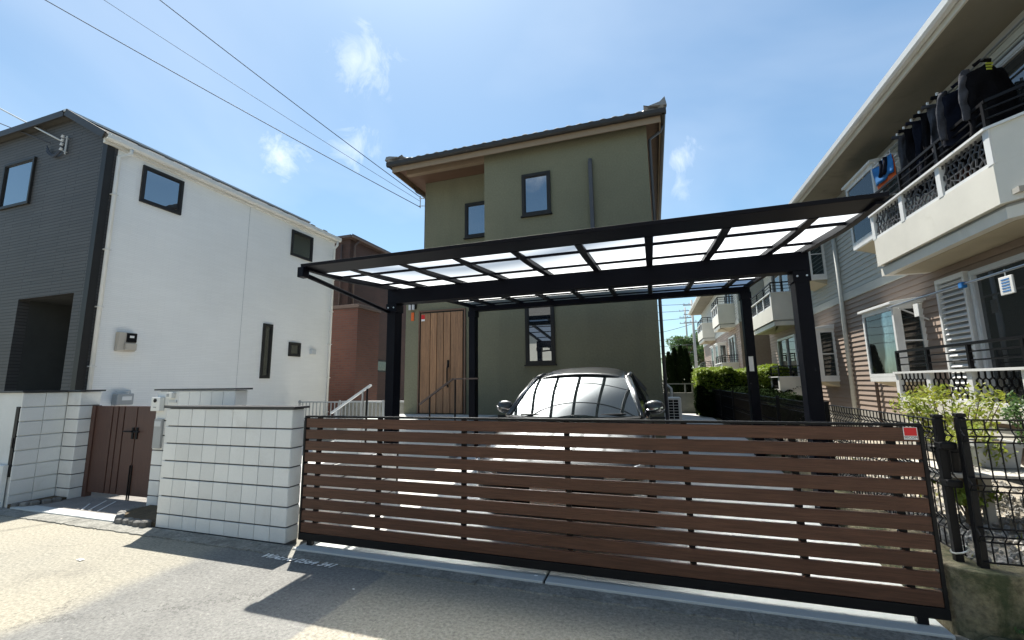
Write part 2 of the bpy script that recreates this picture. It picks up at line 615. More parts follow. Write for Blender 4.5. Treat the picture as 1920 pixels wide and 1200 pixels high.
M['green_stucco'] = pmat('green_stucco', (0.190, 0.184, 0.122), 0.92, 0.08, 0.8, 0.7, 26, fine=0.10, fscale=30, stretch=(1, 1, 0.8), dirt=((0.140, 0.136, 0.095), 1.3, 0.53, 0.34), dstretch=(1, 1, 0.2))
M['tan_board'] = pmat('tan_board', (0.27, 0.20, 0.135), 0.7, 0.08, 3)
M['brown_soffit'] = pmat('brown_soffit', (0.15, 0.085, 0.055), 0.6, 0.12, 4, stretch=(0.4, 5, 5))
M['dark_gutter'] = pmat('dark_gutter', (0.045, 0.042, 0.04), 0.45, 0.12, 4, spec=0.25)
M['grey_pipe'] = pmat('grey_pipe', (0.07, 0.068, 0.072), 0.4, 0.1, 4)
M['roof_tile'] = pmat('roof_tile', (0.22, 0.215, 0.21), 0.5, 0.15, 4, randv=0.12)
M['door_wood'] = pmat('door_wood', (0.30, 0.155, 0.075), 0.5, 0.32, 2.2, 0.1, 20, stretch=(9, 9, 0.7), fine=0.2, fscale=14, randv=0.12)
M['frame_dark'] = pmat('frame_dark', (0.028, 0.027, 0.026), 0.45, 0.1, 5, spec=0.2)
M['frame_white'] = pmat('frame_white', (0.70, 0.71, 0.70), 0.45, 0.05, 4)
M['frame_silver'] = pmat('frame_silver', (0.52, 0.54, 0.55), 0.35, 0.06, 4)
M['glass'] = glassmat('window_glass', 0.42)
M['glass_dim'] = glassmat('window_glass_dim', 0.14, (0.035, 0.038, 0.038), blend=0.14)
M['glass_clear'] = glassmat('bay_glass', 0.10, (0.03, 0.035, 0.035), 0.85, blend=0.08)
M['glass_car'] = glassmat('windscreen_glass', 0.17, (0.03, 0.036, 0.036), 0.0, 0.015, blend=0.12)
M['white_siding'] = brickmat('white_siding', (0.90, 0.89, 0.86), (0.87, 0.86, 0.83), (0.82, 0.81, 0.785), 0.31, 0.034, 0.004, 'y', 0.45, 0.75, 0.37, 0.008, 0.03)
M['dark_siding'] = brickmat('dark_siding', (0.070, 0.068, 0.068), (0.058, 0.056, 0.056), (0.018, 0.018, 0.018), 0.92, 0.062, 0.006, 'x', 0.8, 0.6, 0.31, 0.012)
M['white_paint'] = pmat('white_paint', (0.72, 0.71, 0.67), 0.5, 0.05, 3, dirt=((0.48, 0.45, 0.38), 3.0, 0.62, 0.4))
M['roof_slate'] = pmat('roof_slate', (0.10, 0.096, 0.09), 0.9, 0.15, 3, spec=0.1)
M['brick_red'] = brickmat('brick_red', (0.115, 0.043, 0.030), (0.09, 0.033, 0.025), (0.08, 0.05, 0.042), 0.23, 0.078, 0.012, 'xy', 0.5, 0.8)
M['brick_brown'] = brickmat('brick_brown', (0.07, 0.036, 0.028), (0.058, 0.031, 0.025), (0.045, 0.03, 0.025), 0.30, 0.10, 0.008, 'xy', 0.4, 0.8)
M['brown_trim'] = pmat('brown_trim', (0.09, 0.06, 0.05), 0.5, 0.1, 3)
M['siding_taupe'] = pmat('siding_taupe', (0.315, 0.245, 0.20), 0.7, 0.09, 3, 0.12, 40, stretch=(4, 0.6, 6), randv=0.05)
M['siding_blue'] = pmat('siding_blue', (0.52, 0.535, 0.505), 0.7, 0.07, 3, 0.12, 40, stretch=(4, 0.6, 6), randv=0.04)
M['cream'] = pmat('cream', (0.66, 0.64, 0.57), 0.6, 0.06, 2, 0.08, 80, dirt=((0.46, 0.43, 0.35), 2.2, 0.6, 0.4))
M['eave_soffit'] = pmat('eave_soffit', (0.22, 0.20, 0.155), 0.8, 0.1, 1.5, dirt=((0.13, 0.11, 0.08), 1.4, 0.55, 0.5))  # darker copy of the soffit cream; the eave's shade is in the colour
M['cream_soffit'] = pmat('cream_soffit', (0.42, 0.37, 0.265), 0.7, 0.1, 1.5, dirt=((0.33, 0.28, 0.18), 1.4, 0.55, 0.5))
M['grey_base'] = pmat('grey_base', (0.36, 0.345, 0.31), 0.85, 0.1, 3, 0.2, 60)
M['cloth_black'] = pmat('cloth_black', (0.006, 0.006, 0.008), 0.95, 0.35, 9, 0.5, 24, spec=0.1)
M['cloth_navy'] = pmat('cloth_navy', (0.009, 0.011, 0.02), 0.95, 0.3, 9, 0.5, 24, spec=0.1)
M['cloth_grey'] = pmat('cloth_grey', (0.055, 0.058, 0.07), 0.9, 0.35, 9, 0.5, 24, spec=0.15)
M['cloth_blue'] = pmat('cloth_blue', (0.02, 0.16, 0.42), 0.9, 0.15, 8)
M['cloth_orange'] = pmat('cloth_orange', (0.72, 0.13, 0.03), 0.9, 0.1, 8)
M['cloth_white'] = pmat('cloth_white', (0.72, 0.74, 0.75), 0.9, 0.08, 8)
M['lime'] = pmat('lime_print', (0.45, 0.5, 0.06), 0.8, 0.05, 8)
M['curtain'] = pmat('lace_curtain', (0.30, 0.50, 0.48), 0.9, 0.35, 11, 0.3, 25, hue=(0.52, 0.66, 0.62))
M['curtain_grey'] = pmat('grey_curtain', (0.40, 0.41, 0.40), 0.9, 0.15, 6)
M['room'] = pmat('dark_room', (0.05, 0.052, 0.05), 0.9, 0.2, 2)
M['steel'] = pmat('steel', (0.55, 0.56, 0.57), 0.3, 0.08, 6, metal=0.9)
M['kerb_rough'] = pmat('kerb_rough', (0.235, 0.23, 0.205), 0.95, 0.28, 4.0, 0.9, 40, fine=0.4, fscale=45, dirt=((0.12, 0.115, 0.10), 5.0, 0.52, 0.6))
M['plastic_white'] = pmat('plastic_white', (0.74, 0.74, 0.71), 0.4, 0.03, 4)
M['plastic_beige'] = pmat('plastic_beige', (0.50, 0.45, 0.38), 0.5, 0.05, 4)
M['plastic_grey'] = pmat('plastic_grey', (0.36, 0.37, 0.37), 0.5, 0.06, 4)
M['red'] = pmat('red_print', (0.62, 0.008, 0.012), 0.5, 0.03, 4)
M['orange'] = pmat('orange_print', (0.75, 0.13, 0.02), 0.5, 0.05, 4)
M['print_white'] = pmat('print_white', (0.78, 0.77, 0.75), 0.5, 0.02, 4)
M['road_paint'] = pmat('road_paint', (0.85, 0.85, 0.82), 0.8, 0.1, 30, fine=0.1, fscale=90)
M['cable'] = pmat('cable_black', (0.03, 0.035, 0.05), 0.6, 0.1, 2)
M['porcelain'] = pmat('porcelain', (0.6, 0.6, 0.6), 0.25, 0.05, 4)
M['pole_concrete'] = pmat('pole_concrete', (0.36, 0.36, 0.35), 0.85, 0.1, 3)
M['bark'] = pmat('bark', (0.11, 0.08, 0.055), 0.95, 0.3, 14, 0.6, 30, stretch=(1, 1, 0.3))
M['leaf_bright'] = leafmat('leaf_bright', (0.13, 0.21, 0.02), (0.25, 0.31, 0.04), 0.4)
M['leaf_yellow'] = leafmat('leaf_yellow', (0.30, 0.30, 0.03), (0.17, 0.24, 0.04), 0.4)
M['leaf_mid'] = leafmat('leaf_mid', (0.05, 0.11, 0.03), (0.10, 0.17, 0.045), 0.35)
M['leaf_shaded'] = leafmat('leaf_shaded', (0.010, 0.018, 0.008), (0.018, 0.029, 0.011), 0.1, 0.0)  # near-black leaf tone; shade of the dark greenery is put into the colour
M['car_paint'] = pmat('car_paint', (0.020, 0.021, 0.022), 0.35, 0.06, 5, metal=0.15, coat=0.7)
M['rubber'] = pmat('rubber', (0.012, 0.012, 0.012), 0.85, 0.2, 8)
M['chrome'] = pmat('chrome', (0.75, 0.76, 0.77), 0.12, 0.03, 4, metal=1.0)
M['lamp_glass'] = pmat('lamp_glass', (0.5, 0.52, 0.54), 0.08, 0.05, 4, coat=1.0)
M['path_tile'] = brickmat('path_tile', (0.21, 0.20, 0.20), (0.19, 0.185, 0.19), (0.14, 0.14, 0.14), 0.3, 0.3, 0.006, 'x', 0.2, 0.7)
M['path'] = pmat('path_aggregate', (0.23, 0.215, 0.20), 0.85, 0.12, 5, 0.4, 90, fine=0.25, fscale=120)

# ================================================================== ground
def sheet(name, poly, z, mat, label=None, thick=0.0):
    mb = MB()
    if thick:
        mb.prism(poly, 'z', z - thick, z)
    else:
        k = len(mb.v)
        mb.v += [(x, y, z) for x, y in poly]
        mb.f.append(tuple(range(len(poly))))
    return struct(build(name, mb, mat, bevel=0.006 if thick else 0), label)


def rect(x0, x1, y0, y1):
    return [(x0, y0), (x1, y0), (x1, y1), (x0, y1)]


sheet('terrain', rect(-900, 900, -900, 900), -0.03, M['terrain'])
sheet('road', rect(-60, 60, -4.2, 3.60), 0.0, M['asphalt'])
# scored utility lines in the asphalt
mbs = MB()
for (x0, y0, x1, y1, w) in [(0.42, 3.30, 0.36, 2.93, 0.006), (0.36, 2.93, 0.83, 2.93, 0.005), (0.83, 2.93, 0.86, 3.27, 0.006), (1.02, 3.25, 1.02, 2.6, 0.006)]:
    mbs.bar((x0, y0, 0.006), (x1, y1, 0.006), w, 0.002)
build('road_scores', mbs, M['concrete_old'])['kind'] = 'structure'
def lerp_(a, b, t):
    return a + (b - a) * t


# kerb blocks along the lots (each block is a piece)
kerb = struct(empty('kerb', (-4.5, 3.5, 0)))
x = -9.6
while x < 1.62:
    gate_side = x >= -3.45
    w = (1.9 if gate_side else 0.6) * rnd.uniform(0.9, 1.05)
    x1 = min(x + w, 1.62)
    if not gate_side and x1 > -3.45:
        x1 = -3.42
    ya, yb = (3.365, 3.512) if gate_side else (3.40, 3.60)
    n = max(4, int((x1 - x) / 0.05))
    k = MB()
    fr = [(lerp_(x + .002, x1 - .002, i / n), ya + rnd.uniform(-.012, .010)) for i in range(n + 1)]
    pts = fr + [(x1 - .002, yb), (x + .002, yb)]
    zt_ = 0.010 + rnd.uniform(0, 0.005)
    k.prism(pts, 'z', -0.02, zt_)
    build('kerb_block', k, M['kerb_rough'], kerb)
    x = x1
# gate threshold slab
apron = struct(empty('gate_threshold', (-0.9, 3.7, 0)))
for a, b in ((-3.40, -0.925), (-0.905, 1.64)):
    build('slab', MB().box(a, b, 3.516, 3.96, -0.02, 0.028), M['concrete'], apron, bevel=0.006)
build('joint', MB().box(-0.924, -0.906, 3.55, 3.96, -0.02, 0.015), M['rubber'], apron)

# driveway: sloped concrete up to the house, then the side passage
SL = 0.07


def gz(y):
    return 0.035 + SL * max(0, min(y, 9.3) - 3.97)


mb = MB()
mb.prism([(3.962, 0.02), (9.3, gz(9.3)), (24, gz(9.3) + 0.02), (24, -0.2), (3.962, -0.2)], 'x', -3.45, 1.70)
struct(build('driveway', mb, M['slab']))
mb = MB().box(-9.2, -3.455, 4.62, 24, -0.1, 0.04)
struct(build('garden_ground', mb, M['slab']))
# entrance path
mb = MB().box(-8.25, -5.6, 3.775, 4.618, -0.05, 0.022)
path = struct(build('entrance_path', mb, M['path'], bevel=0.004))
for (xa, ya, xb, yb) in [(-7.14, 3.80, -7.40, 4.02), (-7.03, 3.82, -7.37, 4.19), (-6.86, 3.82, -7.18, 4.19), (-6.44, 3.93, -6.55, 4.06)]:
    build('inlay_line', MB().bar((xa, ya, 0.024), (xb, yb, 0.024), 0.018, 0.008), M['print_white'], path)
sheet('path_border', rect(-8.25, -5.6, 3.602, 3.772), 0.026, M['concrete'], thick=0.05)

# apartment yard, raised behind a low wall
sheet('gravel_yard', rect(1.86, 14, 3.62, 60), 0.36, M['gravel_ground'])
yard = MB()
for i in range(5200):
    u = rnd.random() ** 1.7
    y = 3.68 + u * 10.5
    x = rnd.uniform(1.93, 3.75)
    s = rnd.uniform(0.012, 0.034)
    k = len(yard.v)
    rot = Euler((rnd.uniform(0, 6), rnd.uniform(0, 6), rnd.uniform(0, 6))).to_matrix()
    for p in ((1, 0, 0), (-1, 0, 0), (0, .75, 0), (0, -.75, 0), (0, 0, .55), (0, 0, -.55)):
        q = rot @ (Vector(p) * s * rnd.uniform(0.8, 1.15))
        yard.v.append((x + q.x, y + q.y, 0.366 + s * .4 + q.z))
    for a in ((0, 2, 4), (2, 1, 4), (1, 3, 4), (3, 0, 4), (2, 0, 5), (1, 2, 5), (3, 1, 5), (0, 3, 5)):
        yard.f.append(tuple(k + j for j in a))
o = build('gravel', yard, M['stone'], fix=False)
o['kind'] = 'stuff'; o['label'] = 'loose grey gravel in the yard of the apartments'; o['category'] = 'gravel'
# dry grass tufts
gr = MB()
for i in range(900):
    x, y = rnd.uniform(1.95, 3.7), 3.7 + rnd.random() ** 1.5 * 6
    if (math.sin(x * 5.1) + math.sin(y * 3.3 + 1)) < 0.3:
        continue
    a = rnd.uniform(0, 6.28); h = rnd.uniform(0.02, 0.07); w = 0.006
    k = len(gr.v)
    dx, dy = math.cos(a), math.sin(a)
    gr.v += [(x - dy * w, y + dx * w, 0.36), (x + dy * w, y - dx * w, 0.36), (x + dx * h * .6, y + dy * h * .6, 0.36 + h)]
    gr.f.append((k, k + 1, k + 2))
o = build('grass', gr, M['leaf_yellow'], fix=False)
o['kind'] = 'stuff'; o['label'] = 'sparse short grass growing through the gravel'; o['category'] = 'grass'

# ================================================================== generic makers
def fbox(mb, face, c, u0, u1, n0, n1, z0, z1):
    if face == 'y-':
        mb.box(u0, u1, c - n0, c - n1, z0, z1)
    elif face == 'x+':
        mb.box(c + n0, c + n1, u0, u1, z0, z1)
    else:
        mb.box(c - n0, c - n1, u0, u1, z0, z1)
    return mb


def window(parent, face, c, u0, u1, z0, z1, fm, gm, fw=0.05, proud=0.035, sill=False, mull=(), trans=(), inner=0.03, name='window', gm2=None):
    f = MB()
    fbox(f, face, c, u0, u1, -0.02, proud, z1 - fw, z1)
    fbox(f, face, c, u0, u1, -0.02, proud, z0, z0 + fw)
    fbox(f, face, c, u0, u0 + fw, -0.02, proud, z0 + fw, z1 - fw)
    fbox(f, face, c, u1 - fw, u1, -0.02, proud, z0 + fw, z1 - fw)
    for m in mull:
        fbox(f, face, c, m - fw * .45, m + fw * .45, -0.02, proud - 0.004, z0 + fw, z1 - fw)
    for m in trans:
        fbox(f, face, c, u0 + fw, u1 - fw, -0.02, proud - 0.006, m - fw * .4, m + fw * .4)
    w = build(name, f, fm, parent, bevel=0.004)
    cuts = [u0 + fw] + [m for m in mull] + [u1 - fw]
    for i in range(len(cuts) - 1):
        a, b = cuts[i] + (fw * .45 if i else 0), cuts[i + 1] - (fw * .45 if i < len(cuts) - 2 else 0)
        if inner:
            r = MB()
            e = inner * .55
            fbox(r, face, c, a, b, 0.002, proud - 0.012, z1 - fw - e, z1 - fw)
            fbox(r, face, c, a, b, 0.002, proud - 0.012, z0 + fw, z0 + fw + e)
            fbox(r, face, c, a, a + e, 0.002, proud - 0.012, z0 + fw + e, z1 - fw - e)
            fbox(r, face, c, b - e, b, 0.002, proud - 0.012, z0 + fw + e, z1 - fw - e)
            build('sash', r, fm, w)
        g = fbox(MB(), face, c, a, b, 0.003, 0.009, z0 + fw, z1 - fw)
        build('pane', g, gm, w)
    if sill:
        build('sill', fbox(MB(), face, c, u0 - 0.03, u1 + 0.03, 0.0, proud + 0.03, z0 - 0.03, z0), fm, w, bevel=0.004)
    return w


def tile_run(parent, face, c, u0, u1, zs, pitch, meshes, thick=0.02, first=None):
    """white blocks as single pieces on a wall core; zs = joint heights from bottom to top"""
    n = max(1, round((u1 - u0) / pitch))
    w = (u1 - u0) / n
    for r in range(len(zs) - 1):
        h = zs[r + 1] - zs[r]
        key = (face, round(w, 4), round(h, 4))
        if key not in meshes:
            b = bevel_box(w - 0.005, thick, h - 0.014, 0.004) if face == 'y-' else bevel_box(thick, w - 0.005, h - 0.014, 0.004)
            meshes[key] = mesh_of('block', b, M['tile'])
        for i in range(n):
            u = u0 + w * (i + 0.5)
            z = (zs[r] + zs[r + 1]) / 2
            off = thick / 2 + rnd.uniform(-0.001, 0.001)
            loc = {'y-': (u, c - off, z), 'x+': (c + off, u, z), 'x-': (c - off, u, z)}[face]
            piece('block', meshes[key], parent, loc)


TM = {}
# ================================================================== white block walls
ZS = [0.0, 0.155, 0.35, 0.545, 0.74, 0.935, 1.13, 1.335]
w = thing('block_wall', (-4.56, 3.72, 0), 'low white block wall with black cap, left of the slatted driveway gate', 'wall')
build('core', MB().box(-5.485, -3.635, 3.655, 3.80, -0.05, 1.333), M['grout'], w)
tile_run(w, 'y-', 3.65, -5.50, -3.62, ZS, 0.208, TM)
tile_run(w, 'x+', -3.632, 3.632, 3.80, ZS, 0.17, TM, thick=0.012)
tile_run(w, 'x-', -5.488, 3.652, 3.80, ZS, 0.15, TM, thick=0.012)
build('cap', MB().box(-5.535, -3.585, 3.615, 3.83, 1.337, 1.36), M['cap_black'], w, bevel=0.003)

w = thing('block_wall', (-3.52, 3.86, 0), 'stub of low white block wall between the tall block wall and the gate', 'wall')
build('core', MB().box(-3.60, -3.44, 3.845, 5.3, -0.05, 0.71), M['grout'], w)
tile_run(w, 'y-', 3.842, -3.605, -3.435, [0, .155, .35, .545, .71], 0.17, TM)
tile_run(w, 'x+', -3.44, 3.822, 5.3, [0, .155, .35, .545, .71], 0.2, TM, thick=0.012)

ZT = [0.0, 0.16, 0.355, 0.55, 0.745, 0.94, 1.135, 1.33, 1.535]
w = thing('block_wall', (-5.8, 4.25, 0), 'taller white block wall with black cap behind, carrying the intercom', 'wall')
build('core', MB().box(-6.48, -5.10, 4.172, 4.33, -0.05, 1.533), M['grout'], w)
tile_run(w, 'x+', -5.10, 4.152, 4.33, ZT, 0.2, TM)
tile_run(w, 'y-', 4.17, -6.50, -5.08, ZT, 0.2, TM)
build('cap', MB().box(-6.55, -5.03, 4.13, 4.36, 1.538, 1.56), M['cap_black'], w, bevel=0.003)
# fittings on it
t = thing('intercom', (-6.43, 4.14, 1.27), 'white door intercom with black lens on the taller block wall', 'intercom')
build('housing', MB().box(-6.515, -6.345, 4.085, 4.149, 1.265, 1.45), M['plastic_white'], t, bevel=0.008)
b = MB().tube([(-6.43, 4.083, 1.405), (-6.43, 4.075, 1.405)], 0.026, 16)
build('lens', b, M['black_metal'], t)
build('button', MB().box(-6.455, -6.405, 4.079, 4.0845, 1.31, 1.322), M['plastic_grey'], t)
t = thing('mailbox', (-6.39, 4.14, 0.78), 'flat grey letter box plate set into the block wall below the intercom', 'mailbox')
build('plate', MB().box(-6.46, -6.315, 4.118, 4.149, 0.775, 1.16), M['plastic_grey'], t, bevel=0.004)
build('flap', MB().box(-6.45, -6.325, 4.112, 4.1175, 1.06, 1.13), M['frame_silver'], t, bevel=0.002)
t = thing('switch_box', (-6.2, 4.14, 1.43), 'small white box with grey display near the top of the block wall', 'meter')
build('housing', MB().box(-6.255, -6.155, 4.10, 4.149, 1.435, 1.51), M['plastic_white'], t, bevel=0.005)
build('display', MB().box(-6.245, -6.205, 4.096, 4.0995, 1.455, 1.495), M['plastic_grey'], t)
t = tag(build('name_plate', MB().box(-6.25, -6.11, 4.135, 4.149, 1.375, 1.405), M['frame_silver'], bevel=0.002), 'thin silver name plate under the small white box', 'plate')

w = thing('block_wall', (-8.4, 4.2, 0), 'white block corner pier with black cap left of the brown entrance gate', 'wall')
build('core', MB().box(-9.3, -8.372, 3.632, 4.35, -0.05, 1.532), M['tile'], w)
build('core', MB().box(-8.371, -8.07, 4.122, 4.35, -0.05, 1.532), M['grout'], w)
tile_run(w, 'x+', -8.07, 4.10, 4.35, ZT, 0.25, TM)
tile_run(w, 'x+', -8.37, 3.61, 4.10, ZT, 0.245, TM)
tile_run(w, 'y-', 4.12, -8.35, -8.052, ZT, 0.3, TM)
build('cap', MB().prism([(-9.3, 3.59), (-8.32, 3.59), (-8.32, 4.07), (-8.01, 4.07), (-8.01, 4.38), (-9.3, 4.38)], 'z', 1.537, 1.559), M['cap_black'], w, bevel=0.003)
build('mail_slot', MB().box(-8.475, -8.40, 3.615, 3.631, 0.40, 1.34), M['black_metal'], w, bevel=0.003)
build('latch', MB().box(-8.455, -8.425, 3.604, 3.6145, 0.78, 0.92), M['cap_black'], w, bevel=0.003)
build('base_block', MB().box(-9.3, -8.44, 3.56, 3.614, -0.05, 0.56), M['tile'], w, bevel=0.004)

# cobble-edged beds
cob = [mesh_of('cobble', bevel_box(0.095, 0.085, 0.085, 0.014), M['cobble']) for _ in range(1)][0]


def cobble_bed(name, label, pts, soil, zt=0.03):
    t = thing(name, (pts[0][0], pts[0][1], 0), label, 'planting bed')
    build('soil', MB().prism(soil, 'z', -0.05, zt + 0.022), M['soil'], t)
    for (xa, ya), (xb, yb) in zip(pts[:-1], pts[1:]):
        d = math.hypot(xb - xa, yb - ya)
        n = max(1, round(d / 0.104))
        for i in range(n):
            f = (i + 0.5) / n
            c = piece('cobble', cob, t, (xa + (xb - xa) * f + rnd.uniform(-.006, .006), ya + (yb - ya) * f + rnd.uniform(-.006, .006), zt + rnd.uniform(-.008, .008)))
            c.rotation_euler = (rnd.uniform(-.08, .08), rnd.uniform(-.08, .08), math.atan2(yb - ya, xb - xa) + rnd.uniform(-.1, .1))


cobble_bed('planting_bed', 'bare soil bed edged with grey cobbles at the left block pier', [(-8.30, 3.66), (-8.10, 3.72), (-8.02, 4.03)],
           [(-8.348, 3.62), (-8.12, 3.72), (-8.05, 4.09), (-8.348, 4.09)])
cobble_bed('planting_bed', 'bare soil bed edged with grey cobbles beside the low block wall', [(-5.56, 3.60), (-6.10, 3.62), (-6.38, 3.80), (-6.44, 4.06)],
           [(-5.51, 3.63), (-6.08, 3.66), (-6.34, 3.82), (-6.40, 4.14), (-5.51, 4.14)])

# ================================================================== entrance gate (brown vertical boards)
g = thing('entrance_gate', (-7.25, 4.3, 0.05), 'brown vertical board garden gate between the white block walls', 'gate')
edges = [-7.96, -7.605, -7.58, -7.485, -7.46, -7.35, -7.325, -7.075, -7.055, -6.54]
for i in range(0, len(edges) - 1, 2):
    build('board', MB().box(edges[i], edges[i + 1], 4.27, 4.30, 0.09, 1.318), M['sgate_brown'], g, bevel=0.003)
build('backing', MB().box(-7.94, -6.55, 4.302, 4.32, 0.10, 1.30), M['black_metal'], g)
build('post', MB().box(-8.045, -7.965, 4.25, 4.33, 0.0, 1.325), M['sgate_brown'], g, bevel=0.004)
build('bolt', MB().tube([(-7.085, 4.262, 0.5), (-7.085, 4.262, 0.03)], 0.009, 8), M['black_metal'], g)
build('bolt', MB().tube([(-7.045, 4.262, 0.5), (-7.045, 4.262, 0.03)], 0.009, 8), M['black_metal'], g)
h = MB().tube([(-7.27, 4.235, 0.965), (-7.08, 4.235, 0.965)], 0.010, 8)
h.tube([(-7.085, 4.27, 0.965), (-7.085, 4.235, 0.965)], 0.014, 8)
build('handle', h, M['black_metal'], g)
h = MB().tube([(-7.045, 4.235, 0.965), (-6.93, 4.235, 0.965)], 0.010, 8)
h.tube([(-7.045, 4.27, 0.965), (-7.045, 4.235, 0.965)], 0.014, 8)
build('handle', h, M['black_metal'], g)
for xx in (-7.105, -7.025):
    build('lock_plate', MB().box(xx - 0.02, xx + 0.02, 4.255, 4.2695, 0.86, 1.02), M['black_metal'], g, bevel=0.003)

# ================================================================== sliding driveway gate
g = thing('driveway_gate', (-0.87, 3.64, 0.03), 'long brown horizontal slat sliding gate across the driveway', 'gate')
GX0, GX1, GY = -3.43, 1.672, 3.60
sl = mesh_of('slat', bevel_box(GX1 - GX0 - 0.05, 0.028, 0.0905, 0.003), M['slat_brown'])
for i in range(10):
    piece('slat', sl, g, ((GX0 + GX1) / 2, GY + 0.016, 1.253 - 0.053 - i * 0.112))
f = MB()
build('top_rail', MB().box(GX0, GX1, GY + 0.005, GY + 0.055, 1.2535, 1.272), M['black_metal'], g, bevel=0.003)
build('bottom_rail', MB().box(GX0, GX1, GY - 0.002, GY + 0.06, 0.075, 0.142), M['black_metal'], g, bevel=0.003)
build('end_stile', MB().box(GX0, GX0 + 0.024, GY - 0.001, GY + 0.055, 0.143, 1.253), M['black_metal'], g, bevel=0.003)
build('end_stile', MB().box(GX1 - 0.024, GX1, GY - 0.001, GY + 0.055, 0.143, 1.253), M['black_metal'], g, bevel=0.003)
for xx in (-3.27, -2.55, -1.66, -0.72, 0.20, 0.92, 1.50):
    build('back_stile', MB().box(xx - 0.022, xx + 0.022, GY + 0.031, GY + 0.06, 0.143, 1.253), M['black_metal'], g)
for xx in (-3.3, 1.53):
    wbox = MB().box(xx - 0.03, xx + 0.03, GY + 0.01, GY + 0.045, 0.031, 0.0745)
    build('wheel_block', wbox, M['black_metal'], g)
stk = build('sticker', MB().box(1.562, 1.638, GY - 0.0005, GY + 0.0015, 1.168, 1.248), M['print_white'], g)
build('red_field', MB().box(1.566, 1.634, GY - 0.0015, GY - 0.0008, 1.193, 1.245), M['red'], stk)


def text(name, body, size, mat, parent, loc, rot, align='CENTER', shear=0.0, ext=0.0006, ofs=0.0):
    cu = bpy.data.curves.new(name, 'FONT')
    cu.body = body; cu.size = size; cu.extrude = ext; cu.align_x = align; cu.align_y = 'CENTER'; cu.shear = shear
    cu.materials.append(mat)
    cu.offset = ofs
    tmp = bpy.data.objects.new(name, cu)
    COL.objects.link(tmp)
    dg = bpy.context.evaluated_depsgraph_get()
    me = bpy.data.meshes.new_from_object(tmp.evaluated_get(dg))
    bpy.data.objects.remove(tmp)
    if not me.materials:
        me.materials.append(mat)
    o = bpy.data.objects.new(name, me)
    COL.objects.link(o)
    o.rotation_euler = rot
    if parent is not None:
        o.parent = parent
        o.location = Vector(loc) - ORG[parent.name]
    else:
        o.location = loc
    return o


text('lettering', 'SECOM', 0.022, M['cap_black'], stk, (1.600, GY - 0.0016, 1.1815), (R(90), 0, 0))

tx = text('road_marking', 'WAE10 0564 341', 0.115, M['road_paint'], None, (-3.17, 3.335, 0.0095), (0, 0, R(-1)), shear=0.35, ofs=0.0022)
tag(tx, 'white hand-painted numbers slanting on the dark asphalt by the gate', 'road marking')
for px_, py_, s_ in ((-5.15, 2.78, 0.035), (-1.0, 3.60, 0.016), (-2.31, 3.02, 0.010)):
    pz = 0.0295 if py_ > 3.5 else 0.0095
    o = build('paint_spot', MB().prism([(px_ - s_, py_ - s_ * .4), (px_ + s_ * .8, py_ - s_ * .5), (px_ + s_, py_ + s_ * .4), (px_ - s_ * .7, py_ + s_ * .5)], 'z', pz - .0015, pz), M['road_paint'])
    struct(o)

# ================================================================== olive green house
HX0, HX1, HXC, HY, HYR, HB = -6.04, 0.17, -3.83, 9.6, 10.5, 17.4
gh = thing('green_house', (-2.9, 13, 0.4), 'two-storey olive green stucco house with wooden front door behind the carport', 'house')
mb = MB()
# main body: full height right part, low left part (porch side) and the recessed upper left
mb.box(HXC, HX1, HY, HB, 0.30, 7.42)
build('wall', mb, M['green_stucco'], gh)
build('wall', MB().box(HX0, HXC - 0.002, HY + 0.002, HYR, 0.80, 4.05), M['green_stucco'], gh)
build('wall', MB().box(HX0, HXC - 0.002, HYR + 0.001, HB, 0.30, 7.42), M['green_stucco'], gh)
build('balcony_floor', MB().box(HX0 + 0.02, HXC - 0.004, HY + 0.02, HYR - 0.002, 4.052, 4.09), M['dark_gutter'], gh)
build('foundation', MB().box(HX0 + 0.03, HXC - 0.003, HY + 0.025, HYR, 0.2, 0.798), M['grey_base'], gh)
build('base_trim', MB().box(HX0 - 0.012, HX1 + 0.012, HY - 0.014, HY + 0.0, 0.80, 0.845), M['dark_gutter'], gh)
# eaves: soffit, fascia, gutters
EX0, EX1, EY = -6.43, 0.50, 9.30
build('soffit', MB().box(EX0 + 0.05, EX1 - 0.05, EY + 0.06, HB + .3, 7.425, 7.45), M['brown_soffit'], gh)
sofb = build('soffit_beam', MB().box(EX0 + 0.28, HXC + 0.0, HY + 0.03, HY + 0.17, 7.28, 7.424), M['tan_board'], gh)
build('fascia', MB().box(EX0 + 0.02, EX1 - 0.02, EY + 0.04, EY + 0.058, 7.26, 7.50), M['tan_board'], gh)
build('fascia', MB().box(EX0 + 0.02, EX0 + 0.045, EY + 0.059, HB + .3, 7.26, 7.50), M['tan_board'], gh)
build('fascia', MB().box(EX1 - 0.045, EX1 - 0.02, EY + 0.059, HB + .3, 7.26, 7.50), M['tan_board'], gh)


def gutter_profile(mb, axis, lo, hi, a, z, s):
    # rounded trough; s = outward sign
    prof = [(a, z + .11), (a, z + .02), (a + s * .03, z), (a + s * .085, z), (a + s * .11, z + .03), (a + s * .115, z + .115), (a + s * .10, z + .115), (a + s * .095, z + .04), (a + s * .02, z + .03), (a + s * .015, z + .11)]
    mb.prism(prof, axis, lo, hi)
    return mb


build('gutter', gutter_profile(MB(), 'x', EX0 - 0.10, EX1 + 0.10, EY + 0.038, 7.40, -1), M['dark_gutter'], gh)
# side gutters (profile in x,z extruded along y)
build('gutter', gutter_profile(MB(), 'y', EY - 0.07, HB + .3, EX1 - 0.018, 7.40, 1), M['dark_gutter'], gh)
build('gutter', gutter_profile(MB(), 'y', EY - 0.07, HB + .3, EX0 + 0.018, 7.40, -1), M['dark_gutter'], gh)
